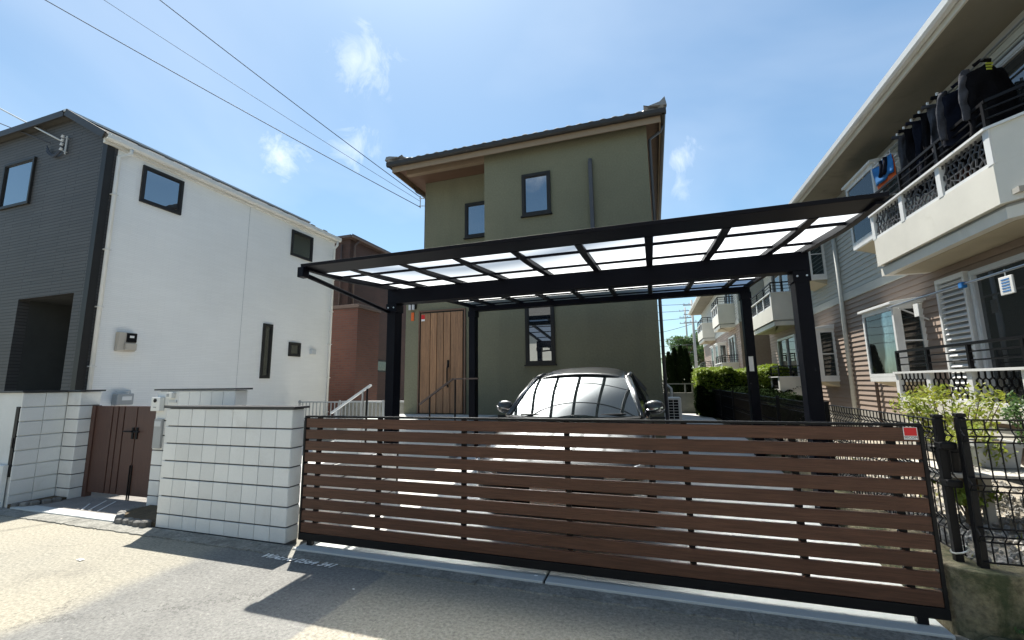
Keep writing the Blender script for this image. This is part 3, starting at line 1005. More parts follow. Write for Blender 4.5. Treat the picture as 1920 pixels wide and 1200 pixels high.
# hip roof: slopes + row of real eave tiles
mb = MB()
k = 0
zx = 7.53
cx = (EX0 + EX1) / 2
mb.v += [(EX0 - .02, EY - .02, zx), (EX1 + .02, EY - .02, zx), (EX1 + .02, HB + .35, zx), (EX0 - .02, HB + .35, zx), (cx, EY + 3.4, zx + 1.35), (cx, HB - 3.0, zx + 1.35)]
mb.f += [(0, 1, 4), (1, 2, 5, 4), (2, 3, 5), (3, 0, 4, 5), (0, 3, 2, 1)]
roof = build('roof', mb, M['roof_tile'], gh)
tm = MB()


def tile_shape(u, v):
    x = -0.132 + 0.264 * u
    z = 0.017 * math.sin(u * math.pi * 2) + 0.008
    return (x, 0.42 * v, z + 0.17 * v - 0.018 * v)


tm.grid(tile_shape, 10, 2)
kk = len(tm.v)
for (i, p) in list(enumerate(tm.v))[:kk]:
    tm.v.append((p[0], p[1], p[2] - 0.022))
tm.f += [tuple(kk + j for j in reversed(f)) for f in list(tm.f)]
for i in range(10):
    a, b = i * 3, (i + 1) * 3
    tm.f.append((a, b, kk + b, kk + a))
    tm.f.append((a + 2, kk + a + 2, kk + b + 2, b + 2))
tme = mesh_of('roof_tile', tm, M['roof_tile'], True)
nt = 26
for i in range(nt):
    x = EX0 - .0 + (EX1 - EX0) * (i + .5) / nt
    piece('roof_tile', tme, roof, (x, EY - 0.055, 7.527 + rnd.uniform(-.004, .004)))
for s, xx in ((1, EX1), (-1, EX0)):
    for i in range(28):
        q = piece('roof_tile', tme, roof, (xx + s * 0.055, EY + 0.10 + i * 0.265, 7.527 + rnd.uniform(-.003, .003)))
        q.rotation_euler = (0, 0, s * math.pi / 2)
# hip ridge end tiles with their upturned tips
for s, xx in ((1, EX1), (-1, EX0)):
    rt = MB().tube([(xx + s * .07, EY - .07, 7.57), (xx - s * .5, EY + .5, 7.78), (cx + s * .2, EY + 3.2, 8.87)], [0.075, 0.075, 0.075], 10)
    build('ridge_tile', rt, M['roof_tile'], roof, smooth=True)
    e = MB().prism([(xx + s * .12, 7.55), (xx - s * .28, 7.60), (xx - s * .02, 7.66), (xx + s * .085, 7.76 if s > 0 else 7.66)], 'y', EY - 0.11, EY - 0.02)
    build('ridge_end', e, M['roof_tile'], roof, bevel=0.006)
# windows
window(gh, 'y-', HY, -2.825, -2.105, 5.60, 6.68, M['frame_dark'], M['glass'], 0.075, 0.05, sill=True)
window(gh, 'y-', HY, -2.80, -2.10, 1.99, 3.62, M['frame_dark'], M['glass'], 0.07, 0.05, sill=True)
window(gh, 'y-', HYR, -4.765, -3.95, 5.58, 6.59, M['frame_dark'], M['glass'], 0.075, 0.05, sill=True)
# front door of wooden boards
d = build('door', MB().box(-5.60, -4.37, HY - 0.010, HY + 0.001, 0.86, 3.40), M['frame_dark'], gh)
dx = [-5.575, -5.30, -5.115, -4.925, -4.735, -4.40]
for i in range(5):
    build('board', MB().box(dx[i] + 0.007, dx[i + 1] - 0.007, HY - 0.04, HY - 0.011, 0.875, 3.365), M['door_wood'], d, bevel=0.005)
fr = MB().box(-5.64, -5.602, HY - 0.05, HY + .001, 0.86, 3.44).box(-4.368, -4.33, HY - 0.05, HY + .001, 0.86, 3.44).box(-5.601, -4.369, HY - 0.05, HY + .001, 3.402, 3.44)
build('frame', fr, M['brown_soffit'], d, bevel=0.004)
hd = MB().tube([(-4.79, HY - .045, 1.50), (-4.79, HY - .10, 1.56), (-4.79, HY - .105, 1.95), (-4.79, HY - .045, 2.06)], 0.018, 8)
hd.box(-4.82, -4.76, HY - .046, HY - .0405, 1.98, 2.16)
build('handle', hd, M['black_metal'], d)
sk = build('sticker', MB().box(-5.56, -5.46, HY - .0425, HY - .0405, 3.22, 3.33), M['red'], d)
build('white_band', MB().box(-5.56, -5.46, HY - .0425, HY - .0405, 3.17, 3.219), M['print_white'], d)
# vent pipe, down pipes, porch light, tag
vp = MB().box(-1.175, -1.085, HY - .10, HY + .0, 4.1, 6.72).tube([(-1.13, HY - .05, 6.72), (-1.13, HY - .05, 6.79)], 0.047, 12)
build('vent_pipe', vp, M['grey_pipe'], gh, bevel=0.01)
dp = MB().tube([(EX1 + 0.02, EY + 0.45, 7.40), (EX1 - .02, EY + 0.45, 7.28), (HX1 + .06, HY + 0.12, 7.10), (HX1 + .055, HY + .12, 0.5)], 0.036, 10)
build('down_pipe', dp, M['grey_pipe'], gh, smooth=True)
dp = MB().tube([(EX0 - 0.02, HYR - .1, 7.40), (EX0 + .1, HYR + 0.0, 7.2), (HX0 - .05, HYR + 0.12, 7.05), (HX0 - .05, HYR + .12, 0.5)], 0.036, 10)
build('down_pipe', dp, M['grey_pipe'], gh, smooth=True)
pl = build('porch_light', MB().box(-5.90, -5.72, HY - .09, HY + .0, 3.50, 3.66), M['black_metal'], gh, bevel=0.01)
build('lamp_glass', MB().tube([(-5.86, HY - .11, 3.47), (-5.86, HY - .11, 3.60)], 0.035, 10), M['porcelain'], pl)
build('lamp_glass', MB().tube([(-5.76, HY - .11, 3.47), (-5.76, HY - .11, 3.60)], 0.035, 10), M['porcelain'], pl)
build('orange_tag', MB().box(-5.875, -5.79, HY - .025, HY + .0, 3.20, 3.42), M['orange'], gh, bevel=0.01)
lt = build('wall_lamp', MB().box(-4.09, -4.0, HY - .08, HY + .0, 3.22, 3.46), M['black_metal'], gh, bevel=0.006)
build('lamp_glass', MB().box(-4.075, -4.045, HY - .092, HY - .0805, 3.25, 3.43), M['porcelain'], lt)
# service bracket for the overhead cables on the recessed corner
sb = MB().tube([(HX0 - .01, HYR - .02, 6.72), (HX0 - .16, HYR - .08, 6.72)], 0.012, 6).tube([(HX0 - .01, HYR - .02, 6.95), (HX0 - .16, HYR - .08, 6.95)], 0.012, 6)
sb.tube([(HX0 - .13, HYR - .07, 6.65), (HX0 - .13, HYR - .07, 7.02)], 0.012, 6)
build('cable_bracket', sb, M['frame_silver'], gh)

# entrance landing, steps and rails
st = struct(empty('entrance_steps', (-4.9, 8.6, 0.1)))
build('landing', MB().box(-6.1, -3.5, 7.95, HY - 0.02, 0.05, 0.845), M['concrete'], st, bevel=0.006)
for i in range(4):
    build('step', MB().box(-6.1 - 0.3 * (i + 1), -6.102 - 0.3 * i, 7.95, HY - 0.02, 0.0, 0.845 - 0.17 * (i + 1)), M['concrete'], st, bevel=0.006)
for i in range(4):
    build('step', MB().box(-5.4, -3.5, 7.95 - 0.3 * (i + 1), 7.948 - 0.3 * i, 0.0, 0.845 - 0.16 * (i + 1)), M['concrete'], st, bevel=0.006)
rl = thing('handrail', (-4.2, 8.0, 0.85), 'dark bent handrail in front of the wooden house door', 'handrail')
build('rail', MB().bar((-4.69, 8.05, 1.165), (-3.92, 8.05, 1.68), 0.05, 0.035).bar((-3.925, 8.05, 1.677), (-3.36, 8.05, 1.677), 0.05, 0.03), M['brown_trim'], rl)
build('post', MB().tube([(-4.45, 8.05, 0.80), (-4.45, 8.05, 1.31)], 0.018, 8), M['black_metal'], rl)
build('post', MB().tube([(-3.87, 8.05, 0.80), (-3.87, 8.05, 1.665)], 0.018, 8), M['black_metal'], rl)
rl = thing('handrail', (-6.0, 7.5, 0.3), 'pale sloping metal handrail beside the steps left of the carport', 'handrail')
build('rail', MB().bar((-6.46, 7.5, 1.005), (-5.50, 7.5, 1.575), 0.05, 0.04), M['frame_silver'], rl)
build('post', MB().tube([(-6.33, 7.5, 0.05), (-6.33, 7.5, 1.06)], 0.02, 8), M['frame_silver'], rl)
build('post', MB().tube([(-5.69, 7.5, 0.05), (-5.69, 7.5, 1.44)], 0.02, 8), M['steel'], rl)
build('post', MB().tube([(-5.585, 7.5, 0.05), (-5.585, 7.5, 1.50)], 0.02, 8), M['black_metal'], rl)
# low side fence of the neighbour behind
fn = thing('side_fence', (-7.6, 9.2, 0), 'low grey metal picket fence beside the white house', 'fence')
build('rail', MB().box(-9.0, -6.35, 9.19, 9.22, 1.14, 1.17).box(-9.0, -6.35, 9.19, 9.22, 0.72, 0.745), M['plastic_grey'], fn)
for i in range(24):
    xx = -8.98 + i * 0.114
    build('picket', MB().box(xx, xx + .018, 9.195, 9.215, 0.746, 1.139), M['plastic_grey'], fn)
for xx in (-8.99, -7.7, -6.4):
    build('post', MB().box(xx - .02, xx + .02, 9.221, 9.255, 0.0, 1.2), M['plastic_grey'], fn)
build('base', MB().box(-9.05, -6.3, 9.15, 9.27, 0.0, 0.68), M['concrete_old'], fn)

# ================================================================== white house with dark front (left)
WX, WY0, WY1, WT = -9.30, 4.65, 10.6, 6.13
wh = thing('white_house', (-12.0, 7.6, 0), 'two-storey house with white textured side wall and dark grey front', 'house')
# side wall white; front dark with entrance recess
front = [(WX - .001, 0.0), (-9.70, 0.0), (-9.70, 3.27), (-11.36, 3.27), (-11.36, 0.0), (-15.0, 0.0), (-15.0, 6.76), (-10.52, 6.78), (-10.42, 6.74), (WX - .001, 6.12)]
build('front_wall', MB().prism(front, 'y', WY0, WY0 + 0.16), M['dark_siding'], wh)
build('side_wall', MB().box(WX - 0.16, WX, WY0 + 0.161, WY1, 0.0, WT), M['white_siding'], wh)
build('back_wall', MB().box(-15, WX - .161, WY1 - .16, WY1, 0.0, WT), M['white_siding'], wh)
build('corner_trim', MB().box(WX - 0.12, WX + 0.012, WY0 - 0.014, WY0 + 0.105, 0.0, 6.10), M['frame_dark'], wh, bevel=0.003)
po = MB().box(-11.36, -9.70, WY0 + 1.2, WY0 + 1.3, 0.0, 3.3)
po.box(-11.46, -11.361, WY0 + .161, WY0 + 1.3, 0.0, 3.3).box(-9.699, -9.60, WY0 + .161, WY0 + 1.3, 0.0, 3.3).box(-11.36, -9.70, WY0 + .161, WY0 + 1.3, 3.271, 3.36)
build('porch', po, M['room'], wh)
build('porch_door', MB().box(-10.9, -9.95, WY0 + 1.14, WY0 + 1.199, 0.15, 2.35), M['frame_dark'], wh)
# roof
rf = MB()
rf.v += [(WX + 0.12, WY0 - 0.12, 6.10), (WX + 0.12, WY1 + 0.12, 6.10), (-10.47, WY1 + .12, 6.80), (-10.47, WY0 - .12, 6.80), (-15.2, WY1 + .12, 6.84), (-15.2, WY0 - .12, 6.80)]
n0 = len(rf.v)
rf.v += [(p[0], p[1], p[2] + 0.07) for p in rf.v[:n0]]
rf.f += [(0, 1, 2, 3), (3, 2, 4, 5), (n0 + 3, n0 + 2, n0 + 1, n0), (n0 + 5, n0 + 4, n0 + 2, n0 + 3), (0, 3, n0 + 3, n0), (3, 5, n0 + 5, n0 + 3), (1, 0, n0, n0 + 1), (2, 1, n0 + 1, n0 + 2), (4, 2, n0 + 2, n0 + 4), (5, 4, n0 + 4, n0 + 5)]
rfo = build('roof', rf, M['roof_slate'], wh)
build('verge', MB().bar((-10.50, WY0 - .135, 6.835), (-15.2, WY0 - .135, 6.82), 0.03, 0.13).bar((WX + .12, WY0 - .135, 6.12), (-10.44, WY0 - .135, 6.845), 0.03, 0.13), M['dark_gutter'], wh)
build('ridge_cap', MB().bar((-10.47, WY0 - .15, 6.885), (-10.47, WY1 + .1, 6.885), 0.14, 0.04), M['frame_silver'], wh)
build('gutter', gutter_profile(MB(), 'y', WY0 - .10, WY1 + .1, WX + 0.06, 6.06, 1), M['white_paint'], wh)
build('eave_board', MB().box(WX + 0.001, WX + 0.06, WY0 - .08, WY1 + .08, 6.02, 6.15), M['white_paint'], wh)
sg = mesh_of('snow_guard', bevel_box(0.03, 0.16, 0.035, 0.006), M['roof_slate'])
for i in range(11):
    piece('snow_guard', sg, wh, (WX - 0.03, WY0 + 0.55 + i * 0.5, 6.285))
# drain pipes on the white wall
dp = MB().tube([(WX + .12, WY0 + .30, 6.06), (WX + .12, WY0 + .30, 5.97), (WX + .05, WY0 + .16, 5.86), (WX + .05, WY0 + .16, 0.0)], 0.034, 10)
build('down_pipe', dp, M['white_paint'], wh, smooth=True)
for i in range(5):
    build('pipe_clip', MB().box(WX, WX + .09, WY0 + .115, WY0 + .205, 0.9 + i * 1.05, 0.92 + i * 1.05), M['white_paint'], wh)
dp = MB().tube([(WX + .12, WY1 - .02, 6.06), (WX + .12, WY1 - .02, 5.93), (WX + .05, WY1 - .06, 5.80), (WX + .05, WY1 - .06, 0.0)], 0.034, 10)
build('down_pipe', dp, M['white_paint'], wh, smooth=True)
for i in range(5):
    build('pipe_clip', MB().box(WX, WX + .09, WY1 - .105, WY1 - .015, 0.8 + i * 1.0, 0.82 + i * 1.0), M['white_paint'], wh)
build('panel_joint', MB().box(WX, WX + .003, 7.60, 7.606, 0.3, 6.0), M['plastic_grey'], wh)
window(wh, 'x+', WX, 5.23, 6.0, 5.17, 5.92, M['frame_dark'], M['glass'], 0.055, 0.04)
window(wh, 'x+', WX, 8.91, 9.68, 5.15, 5.88, M['frame_dark'], M['glass'], 0.055, 0.04)
window(wh, 'x+', WX, 8.21, 8.49, 1.775, 3.155, M['frame_dark'], M['glass_dim'], 0.055, 0.04)
window(wh, 'x+', WX, 9.045, 9.445, 2.375, 2.755, M['frame_dark'], M['glass_dim'], 0.055, 0.04)
window(wh, 'y-', WY0, -12.52, -11.49, 5.20, 6.19, M['frame_dark'], M['glass'], 0.05, 0.04)
vb = build('vent_hood', MB().box(WX + .001, WX + .09, 9.80, 9.97, 2.47, 2.61), M['frame_silver'], wh, bevel=0.012)
em = build('electric_meter', MB().box(WX + .001, WX + .10, 5.12, 5.41, 2.25, 2.60), M['plastic_beige'], wh, bevel=0.012)
build('meter_window', MB().box(WX + .101, WX + .125, 5.24, 5.40, 2.42, 2.585), M['black_metal'], em, bevel=0.006)
build('meter_dial', MB().box(WX + .126, WX + .13, 5.28, 5.35, 2.50, 2.54), M['print_white'], em)
build('junction', MB().box(WX + .101, WX + .15, 5.22, 5.40, 2.27, 2.40), M['plastic_beige'], em, bevel=0.01)
gm = build('gas_meter', MB().box(WX + .02, WX + .16, 5.17, 5.44, 1.28, 1.48), M['plastic_grey'], wh, bevel=0.015)
build('gas_pipe', MB().tube([(WX + .07, 5.2, 0.1), (WX + .07, 5.2, 1.53), (WX + .07, 5.42, 1.53), (WX + .07, 5.42, 1.47)], 0.014, 8), M['frame_silver'], gm)
build('meter_face', MB().box(WX + .161, WX + .168, 5.25, 5.40, 1.36, 1.43), M['print_white'], gm)
# insulators and drop loop on the dark front
ins = build('service_bracket', MB().tube([(-10.52, WY0 - .03, 6.05), (-10.52, WY0 - .03, 6.42)], 0.014, 6).tube([(-10.52, WY0 - .0, 6.1), (-10.52, WY0 - .06, 6.1)], 0.01, 6).tube([(-10.52, WY0 - .0, 6.38), (-10.52, WY0 - .06, 6.38)], 0.01, 6), M['frame_silver'], wh)
for z_ in (6.12, 6.22, 6.30, 6.38):
    build('insulator', MB().tube([(-10.58, WY0 - .07, z_), (-10.56, WY0 - .07, z_ + .05)], [0.03, 0.022], 10), M['porcelain'], ins)
for k_ in range(3):
    pts = []
    for i in range(9):
        f = i / 8
        pts.append((-10.55 - 0.55 * f, WY0 - .05, 6.28 - 0.05 * k_ - 0.22 * math.sin(math.pi * f) * (1 - .15 * k_) + .04 * f))
    build('cable_loop', MB().tube(pts, 0.012, 6), M['cable'], ins)

# ================================================================== brown brick house between
bh = thing('brick_house', (-11.5, 15, 0), 'brown brick house standing between the white and the green house', 'house')
build('wall', MB().box(-16.0, -10.70, 13.0, 22.0, 0.0, 7.10), M['brick_brown'], bh)
build('projecting_bay', MB().box(-11.6, -9.27, 11.8, 12.999, 0.0, 4.15), M['brick_red'], bh)
build('bay_coping', MB().box(-11.65, -9.2, 11.74, 12.998, 4.152, 4.27), M['brown_trim'], bh, bevel=0.01)
build('eave', MB().box(-16.1, -10.55, 12.8, 22.1, 7.102, 7.20), M['brown_trim'], bh)
build('eave_gutter', gutter_profile(MB(), 'y', 12.8, 22.1, -10.55, 7.10, 1), M['brown_trim'], bh)
build('down_pipe', MB().tube([(-10.52, 13.3, 7.1), (-10.63, 13.2, 6.9), (-10.63, 13.2, 4.3)], 0.04, 8), M['brown_trim'], bh, smooth=True)
build('pipe_branch', MB().tube([(-11.0, 12.92, 6.9), (-11.0, 12.92, 4.5), (-11.5, 12.9, 4.4)], 0.035, 8), M['brown_trim'], bh, smooth=True)
window(bh, 'x+', -10.70, 14.75, 15.75, 2.10, 2.60, M['frame_dark'], M['glass_dim'], 0.05, 0.04)
build('eave_box', MB().box(-10.69, -10.45, 15.0, 15.6, 6.75, 7.0), M['brown_trim'], bh)
bw = thing('low_wall', (-8.3, 11.2, 0), 'low weathered concrete wall at the foot of the brick house', 'wall')
build('wall', MB().box(-9.2, -6.2, 11.15, 11.3, 0.0, 1.05), M['concrete_old'], bw)
build('coping', MB().box(-9.22, -6.18, 11.12, 11.33, 1.052, 1.10), M['plastic_grey'], bw, bevel=0.005)

# ================================================================== carport
cp = thing('carport', (-1.0, 6.0, 0.1), 'black aluminium carport with frosted roof panels over the parked car', 'carport')
CF, CR, CE, CEND, CS = 5.35, 8.26, 3.58, 8.62, 0.095
CX0, CX1 = -3.57, 1.665


def zr(y):
    d = y - CF
    return 3.0 + .092 * d - .006 * d * d


build('front_beam', MB().box(CX0 - .06, CX1 + .01, CF - .085, CF + .085, 2.74, 2.955), M['navy_metal'], cp, bevel=0.006)
build('back_beam', MB().box(CX0 - .06, CX1 + .01, CR - .085, CR + .085, 3.09, zr(CR) - .03), M['navy_metal'], cp, bevel=0.006)
for xx, yy, zt in ((-3.555, CF, 2.739), (1.585, CF, 2.739), (-3.555, CR, 3.089), (1.60, CR, 3.089)):
    p = build('post', MB().box(xx - .07, xx + .07, yy - .09, yy + .09, gz(yy) - .3, zt), M['navy_metal'], cp, bevel=0.008)
    build('bracket', MB().box(xx - .085, xx + .085, yy - .098, yy + .098, zt - .12, zt - .001), M['navy_metal'], p, bevel=0.004)
    if yy == CF:
        for dx_ in (-.045, .045):
            build('bolt', MB().tube([(xx + dx_, yy - .097, zt - .06), (xx + dx_, yy - .108, zt - .06)], 0.011, 6), M['steel'], p)
    if yy == CR and xx > 0:
        build('label_plate', MB().box(xx - .05, xx + .02, yy - .0945, yy - .091, 1.72, 1.97), M['print_white'], p)
RX = [-3.12 + 0.63 * i for i in range(8)]


def ribbon(x0, x1, ya, yb, lo, hi, n=10, tip=None):
    """member that follows the slight bow of the roof"""
    pts = [(ya + (yb - ya) * i / n) for i in range(n + 1)]
    return MB().prism([(y, zr(y) + (lo if tip is None else tip + (lo - tip) * min(1, (y - ya) / .6))) for y in pts] + [(y, zr(y) + hi) for y in reversed(pts)], 'x', x0, x1)


for xx in RX:
    build('rafter', ribbon(xx - .036, xx + .036, CE + .27, CEND - .02, -.045, .022, 20, -.008), M['navy_metal'], cp, bevel=0.003)
for xx in (CX0 + .03, CX1 - .03):
    build('side_beam', ribbon(xx - .03, xx + .03, CE + .05, CEND, -.06, .02, 20, .0), M['navy_metal'], cp, bevel=0.004)
# front gutter beam with a thin lip, back fascia
build('fascia', MB().prism([(CE - .005, 2.853), (CE + .29, 2.846), (CE + .30, zr(CE + .3) + .01), (CE + .012, 2.890), (CE - .012, 2.886)], 'x', CX0 - .005, CX1 + .005), M['navy_metal'], cp, bevel=0.004)
build('fascia', MB().box(CX0, CX1, CEND, CEND + .06, zr(CEND) - .06, zr(CEND) + .05), M['navy_metal'], cp, bevel=0.006)
PY = [CE + .26, 4.15, 4.95, 5.8, 6.65, 7.45, 8.05, CEND - .001]
for yy in PY[1:-1]:
    build('purlin', MB().box(CX0 + .061, CX1 - .061, yy - .013, yy + .013, zr(yy) - .026, zr(yy) - .003), M['navy_metal'], cp)
xs = [CX0 + .061] + RX + [CX1 - .061]
for i in range(len(xs) - 1):
    a = xs[i] + (0.0 if i == 0 else .037)
    b = xs[i + 1] - (0.0 if i == len(xs) - 2 else .037)
    for j in range(len(PY) - 1):
        y0, y1 = PY[j] + (.0 if j == 0 else .0005), PY[j + 1]
        # single sheet (frosted panel) between rafters
        sb_ = MB()
        sb_.v = [(a, y0, zr(y0)), (a, y1, zr(y1)), (b, y1, zr(y1)), (b, y0, zr(y0))]
        sb_.f = [(0, 1, 2, 3)]
        build('panel', sb_, M['poly'], cp, fix=False)
# gutter outlet and drain pipe to the front left post
build('gutter_outlet', MB().box(CX0 - .035, CX0 + .045, CE - .02, CE + .07, 2.74, 2.852), M['navy_metal'], cp, bevel=0.006)
build('drain_pipe', MB().tube([(CX0 + .005, CE + .072, 2.775), (CX0 - .0, CE + .2, 2.765), (-3.60, CF - .1, 2.62)], 0.026, 10), M['navy_metal'], cp, smooth=True)

# ================================================================== parked car
CARX, CARY = -0.965, 3.99
CM = Matrix.Translation((CARX, CARY, gz(CARY) + 0.045)) @ Matrix.Rotation(math.atan(SL), 4, 'X')
car = thing('parked_car', CM @ Vector((0, 2.4, 0)), 'dark grey sedan with bright windscreen parked behind the slatted gate', 'car')
ST = [  # y, half width, z bottom, z shoulder, z top
    (0.00, .50, .34, .56, .60), (0.05, .70, .24, .66, .70), (.25, .84, .20, .75, .81), (.7, .895, .19, .85, .92), (1.10, .905, .19, .93, .985),
    (1.45, .91, .19, .965, 1.0), (2.5, .915, .19, .975, 1.0), (3.6, .915, .19, .99, 1.02), (4.2, .90, .2, 1.0, 1.07), (4.68, .85, .24, .98, 1.05), (4.84, .72, .36, .86, .90)]
mb = MB()
ring = []
for (y, hw, zb, zs, zt) in ST:
    half = [(0, zb), (hw * .8, zb), (hw * .97, zb + .10), (hw, (zb + zs) / 2), (hw * .985, zs - .10), (hw * .93, zs), (hw * .62, zt - .012), (0, zt)]
    pts = [(x, z) for x, z in half] + [(-x, z) for x, z in reversed(half[1:-1])]
    ring.append(len(mb.v))
    mb.v += [(x, y, z) for x, z in pts]
n = 14
for i in range(len(ST) - 1):
    for j in range(n):
        mb.f.append((ring[i] + j, ring[i] + (j + 1) % n, ring[i + 1] + (j + 1) % n, ring[i + 1] + j))
mb.f.append(tuple(range(n)))
mb.f.append(tuple(ring[-1] + j for j in reversed(range(n))))
body = build('body', mb.xf(CM), M['car_paint'], car, smooth=True, sub=2)


def lerp(a, b, t):
    return a + (b - a) * t


def ws(u, v):  # windscreen: u across, v up
    s = u * 2 - 1
    bx, by, bz = 0.80 * s, 1.14 + 0.22 * s * s, 1.005 + 0.006 * (1 - s * s)
    tx, ty, tz = 0.62 * s, 1.96 + 0.09 * s * s, 1.445 - 0.045 * s * s
    return (lerp(bx, tx, v), lerp(by, ty, v), lerp(bz, tz, v) + 0.03 * math.sin(v * math.pi))


build('windscreen', MB().grid(ws, 16, 8).xf(CM), M['glass_car'], car, smooth=True)


def roof_fn(u, v):  # u across, v along
    s = u * 2 - 1
    y = lerp(1.95 + 0.09 * s * s, 3.25 - .05 * s * s, v)
    zc = 1.455 + 0.085 * math.sin(v * math.pi * .85) - 0.02 * v
    return (lerp(0.625, 0.60, v) * s, y, zc + .004 - 0.05 * s * s - 0.05 * abs(s) ** 6)


build('roof', MB().grid(roof_fn, 16, 12).xf(CM), M['car_paint'], car, smooth=True, solid=0.01)


def rw(u, v):
    s = u * 2 - 1
    tx, ty, tz = 0.59 * s, 3.26 - .05 * s * s, 1.43 - 0.05 * s * s
    bx, by, bz = 0.74 * s, 4.16 - .1 * s * s, 1.06
    return (lerp(tx, bx, v), lerp(ty, by, v), lerp(tz, bz, v) + .03 * math.sin(v * math.pi))


build('rear_window', MB().grid(rw, 12, 6).xf(CM), M['glass_car'], car, smooth=True)
for s in (-1, 1):
    # side glass, pillars and roof rail
    sg_ = MB()
    sg_.v = [(s * .835, 1.42, 1.0), (s * .845, 2.55, 1.005), (s * .835, 3.6, 1.02), (s * .775, 4.05, 1.06), (s * .615, 3.25, 1.40), (s * .645, 2.6, 1.43), (s * .632, 2.08, 1.40)]
    sg_.f = [(0, 1, 5, 6), (1, 2, 4, 5), (2, 3, 4)]
    build('side_window', sg_.xf(CM), M['glass_car'], car)
    build('a_pillar', MB().tube([(s * .815, 1.34, 0.99), (s * .735, 1.66, 1.21), (s * .640, 2.06, 1.405)], [0.034, 0.03, 0.03], 8).xf(CM), M['car_paint'], car, smooth=True)
    build('roof_rail', MB().tube([(s * .637, 2.04, 1.40), (s * .648, 2.6, 1.435), (s * .62, 3.25, 1.41), (s * .70, 3.75, 1.24), (s * .79, 4.15, 1.07)], [0.03, 0.03, 0.03, 0.045, 0.05], 8).xf(CM), M['car_paint'], car, smooth=True)
    build('b_pillar', MB().tube([(s * .85, 2.55, 1.0), (s * .655, 2.62, 1.42)], 0.026, 6).xf(CM), M['black_metal'], car)
    build('window_trim', MB().tube([(s * .866, 1.40, 0.985), (s * .875, 2.55, 0.99), (s * .865, 3.6, 1.005), (s * .80, 4.08, 1.05)], 0.010, 6).xf(CM), M['chrome'], car)
    build('pillar_highlight', MB().tube([(s * .800, 1.335, 1.012), (s * .712, 1.67, 1.232), (s * .615, 2.055, 1.425)], 0.009, 6).xf(CM), M['chrome'], car)  # chrome line added for the bright reflections along the A-pillar
    # mirror
    mh = MB()
    mh.grid(lambda u, v, s=s: (s * (0.955 + 0.125 * math.cos(u * 2 * math.pi) * math.sin(v * math.pi) * (1.0 if math.cos(u * 2 * math.pi) > 0 else 1.0)),
                               1.63 - 0.085 * math.cos(v * math.pi), 1.07 + 0.088 * math.sin(u * 2 * math.pi) * math.sin(v * math.pi)), 14, 8)
    m_ = build('mirror', mh.xf(CM), M['car_paint'], car, smooth=True)
    build('mirror_trim', MB().tube([(s * .87, 1.565, 1.045), (s * .95, 1.545, 1.06), (s * 1.045, 1.58, 1.075)], 0.012, 6).xf(CM), M['chrome'], m_)
    build('mirror_foot', MB().tube([(s * .84, 1.60, 0.96), (s * .90, 1.62, 1.03)], [0.035, 0.028], 8).xf(CM), M['black_metal'], m_)
    # lights and wheels
    hl = MB()
    hl.grid(lambda u, v, s=s: (s * lerp(.50, .83, u), 0.02 + 0.30 * u * u - .05 * v + .02, 0.60 + .045 * u + .09 * v), 6, 3)
    build('headlight', hl.xf(CM), M['lamp_glass'], car, smooth=True, solid=0.02)
    for yy in (0.93, 3.78):
        wl = MB().tube([(s * .70, yy, .29), (s * .73, yy, .29), (s * .90, yy, .29), (s * .925, yy, .29)], [.31, .335, .335, .31], 24)
        wo_ = build('wheel', wl.xf(CM), M['rubber'], car, smooth=False)
        rim = MB().tube([(s * .924, yy, .29), (s * .932, yy, .29)], .215, 20)
        build('rim', rim.xf(CM), M['steel'], wo_)
build('grille', MB().box(-.42, .42, -.035, .03, .36, .62).xf(CM), M['black_metal'], car, bevel=0.02)
build('grille_trim', MB().tube([(-.44, -.03, .62), (.44, -.03, .62)], .012, 6).tube([(-.44, -.03, .36), (.44, -.03, .36)], .012, 6).xf(CM), M['chrome'], car)
build('number_plate', MB().box(-.165, .165, -.055, -.04, .40, .565).xf(CM), M['print_white'], car, bevel=0.004)
build('cowl', MB().grid(lambda u, v: ((u * 2 - 1) * .80, 1.06 + .13 * v + .20 * (u * 2 - 1) ** 2, .998 + .005 * v), 12, 2).xf(CM), M['black_metal'], car)
for (xa, xb) in ((-.62, .02), (.02, .64)):
    build('wiper', MB().tube([(xa, 1.17 + .2 * xa * xa, 1.022), (xb, 1.20 + .2 * xb * xb, 1.035)], .010, 6).xf(CM), M['black_metal'], car)
build('antenna_fin', MB().prism([(2.95, 1.455), (3.15, 1.445), (3.13, 1.51), (3.08, 1.512)], 'x', -.015, .015).xf(CM), M['car_paint'], car)
build('interior_mirror', MB().box(-.11, .11, 1.90, 1.92, 1.31, 1.37).xf(CM), M['black_metal'], car, bevel=0.01)

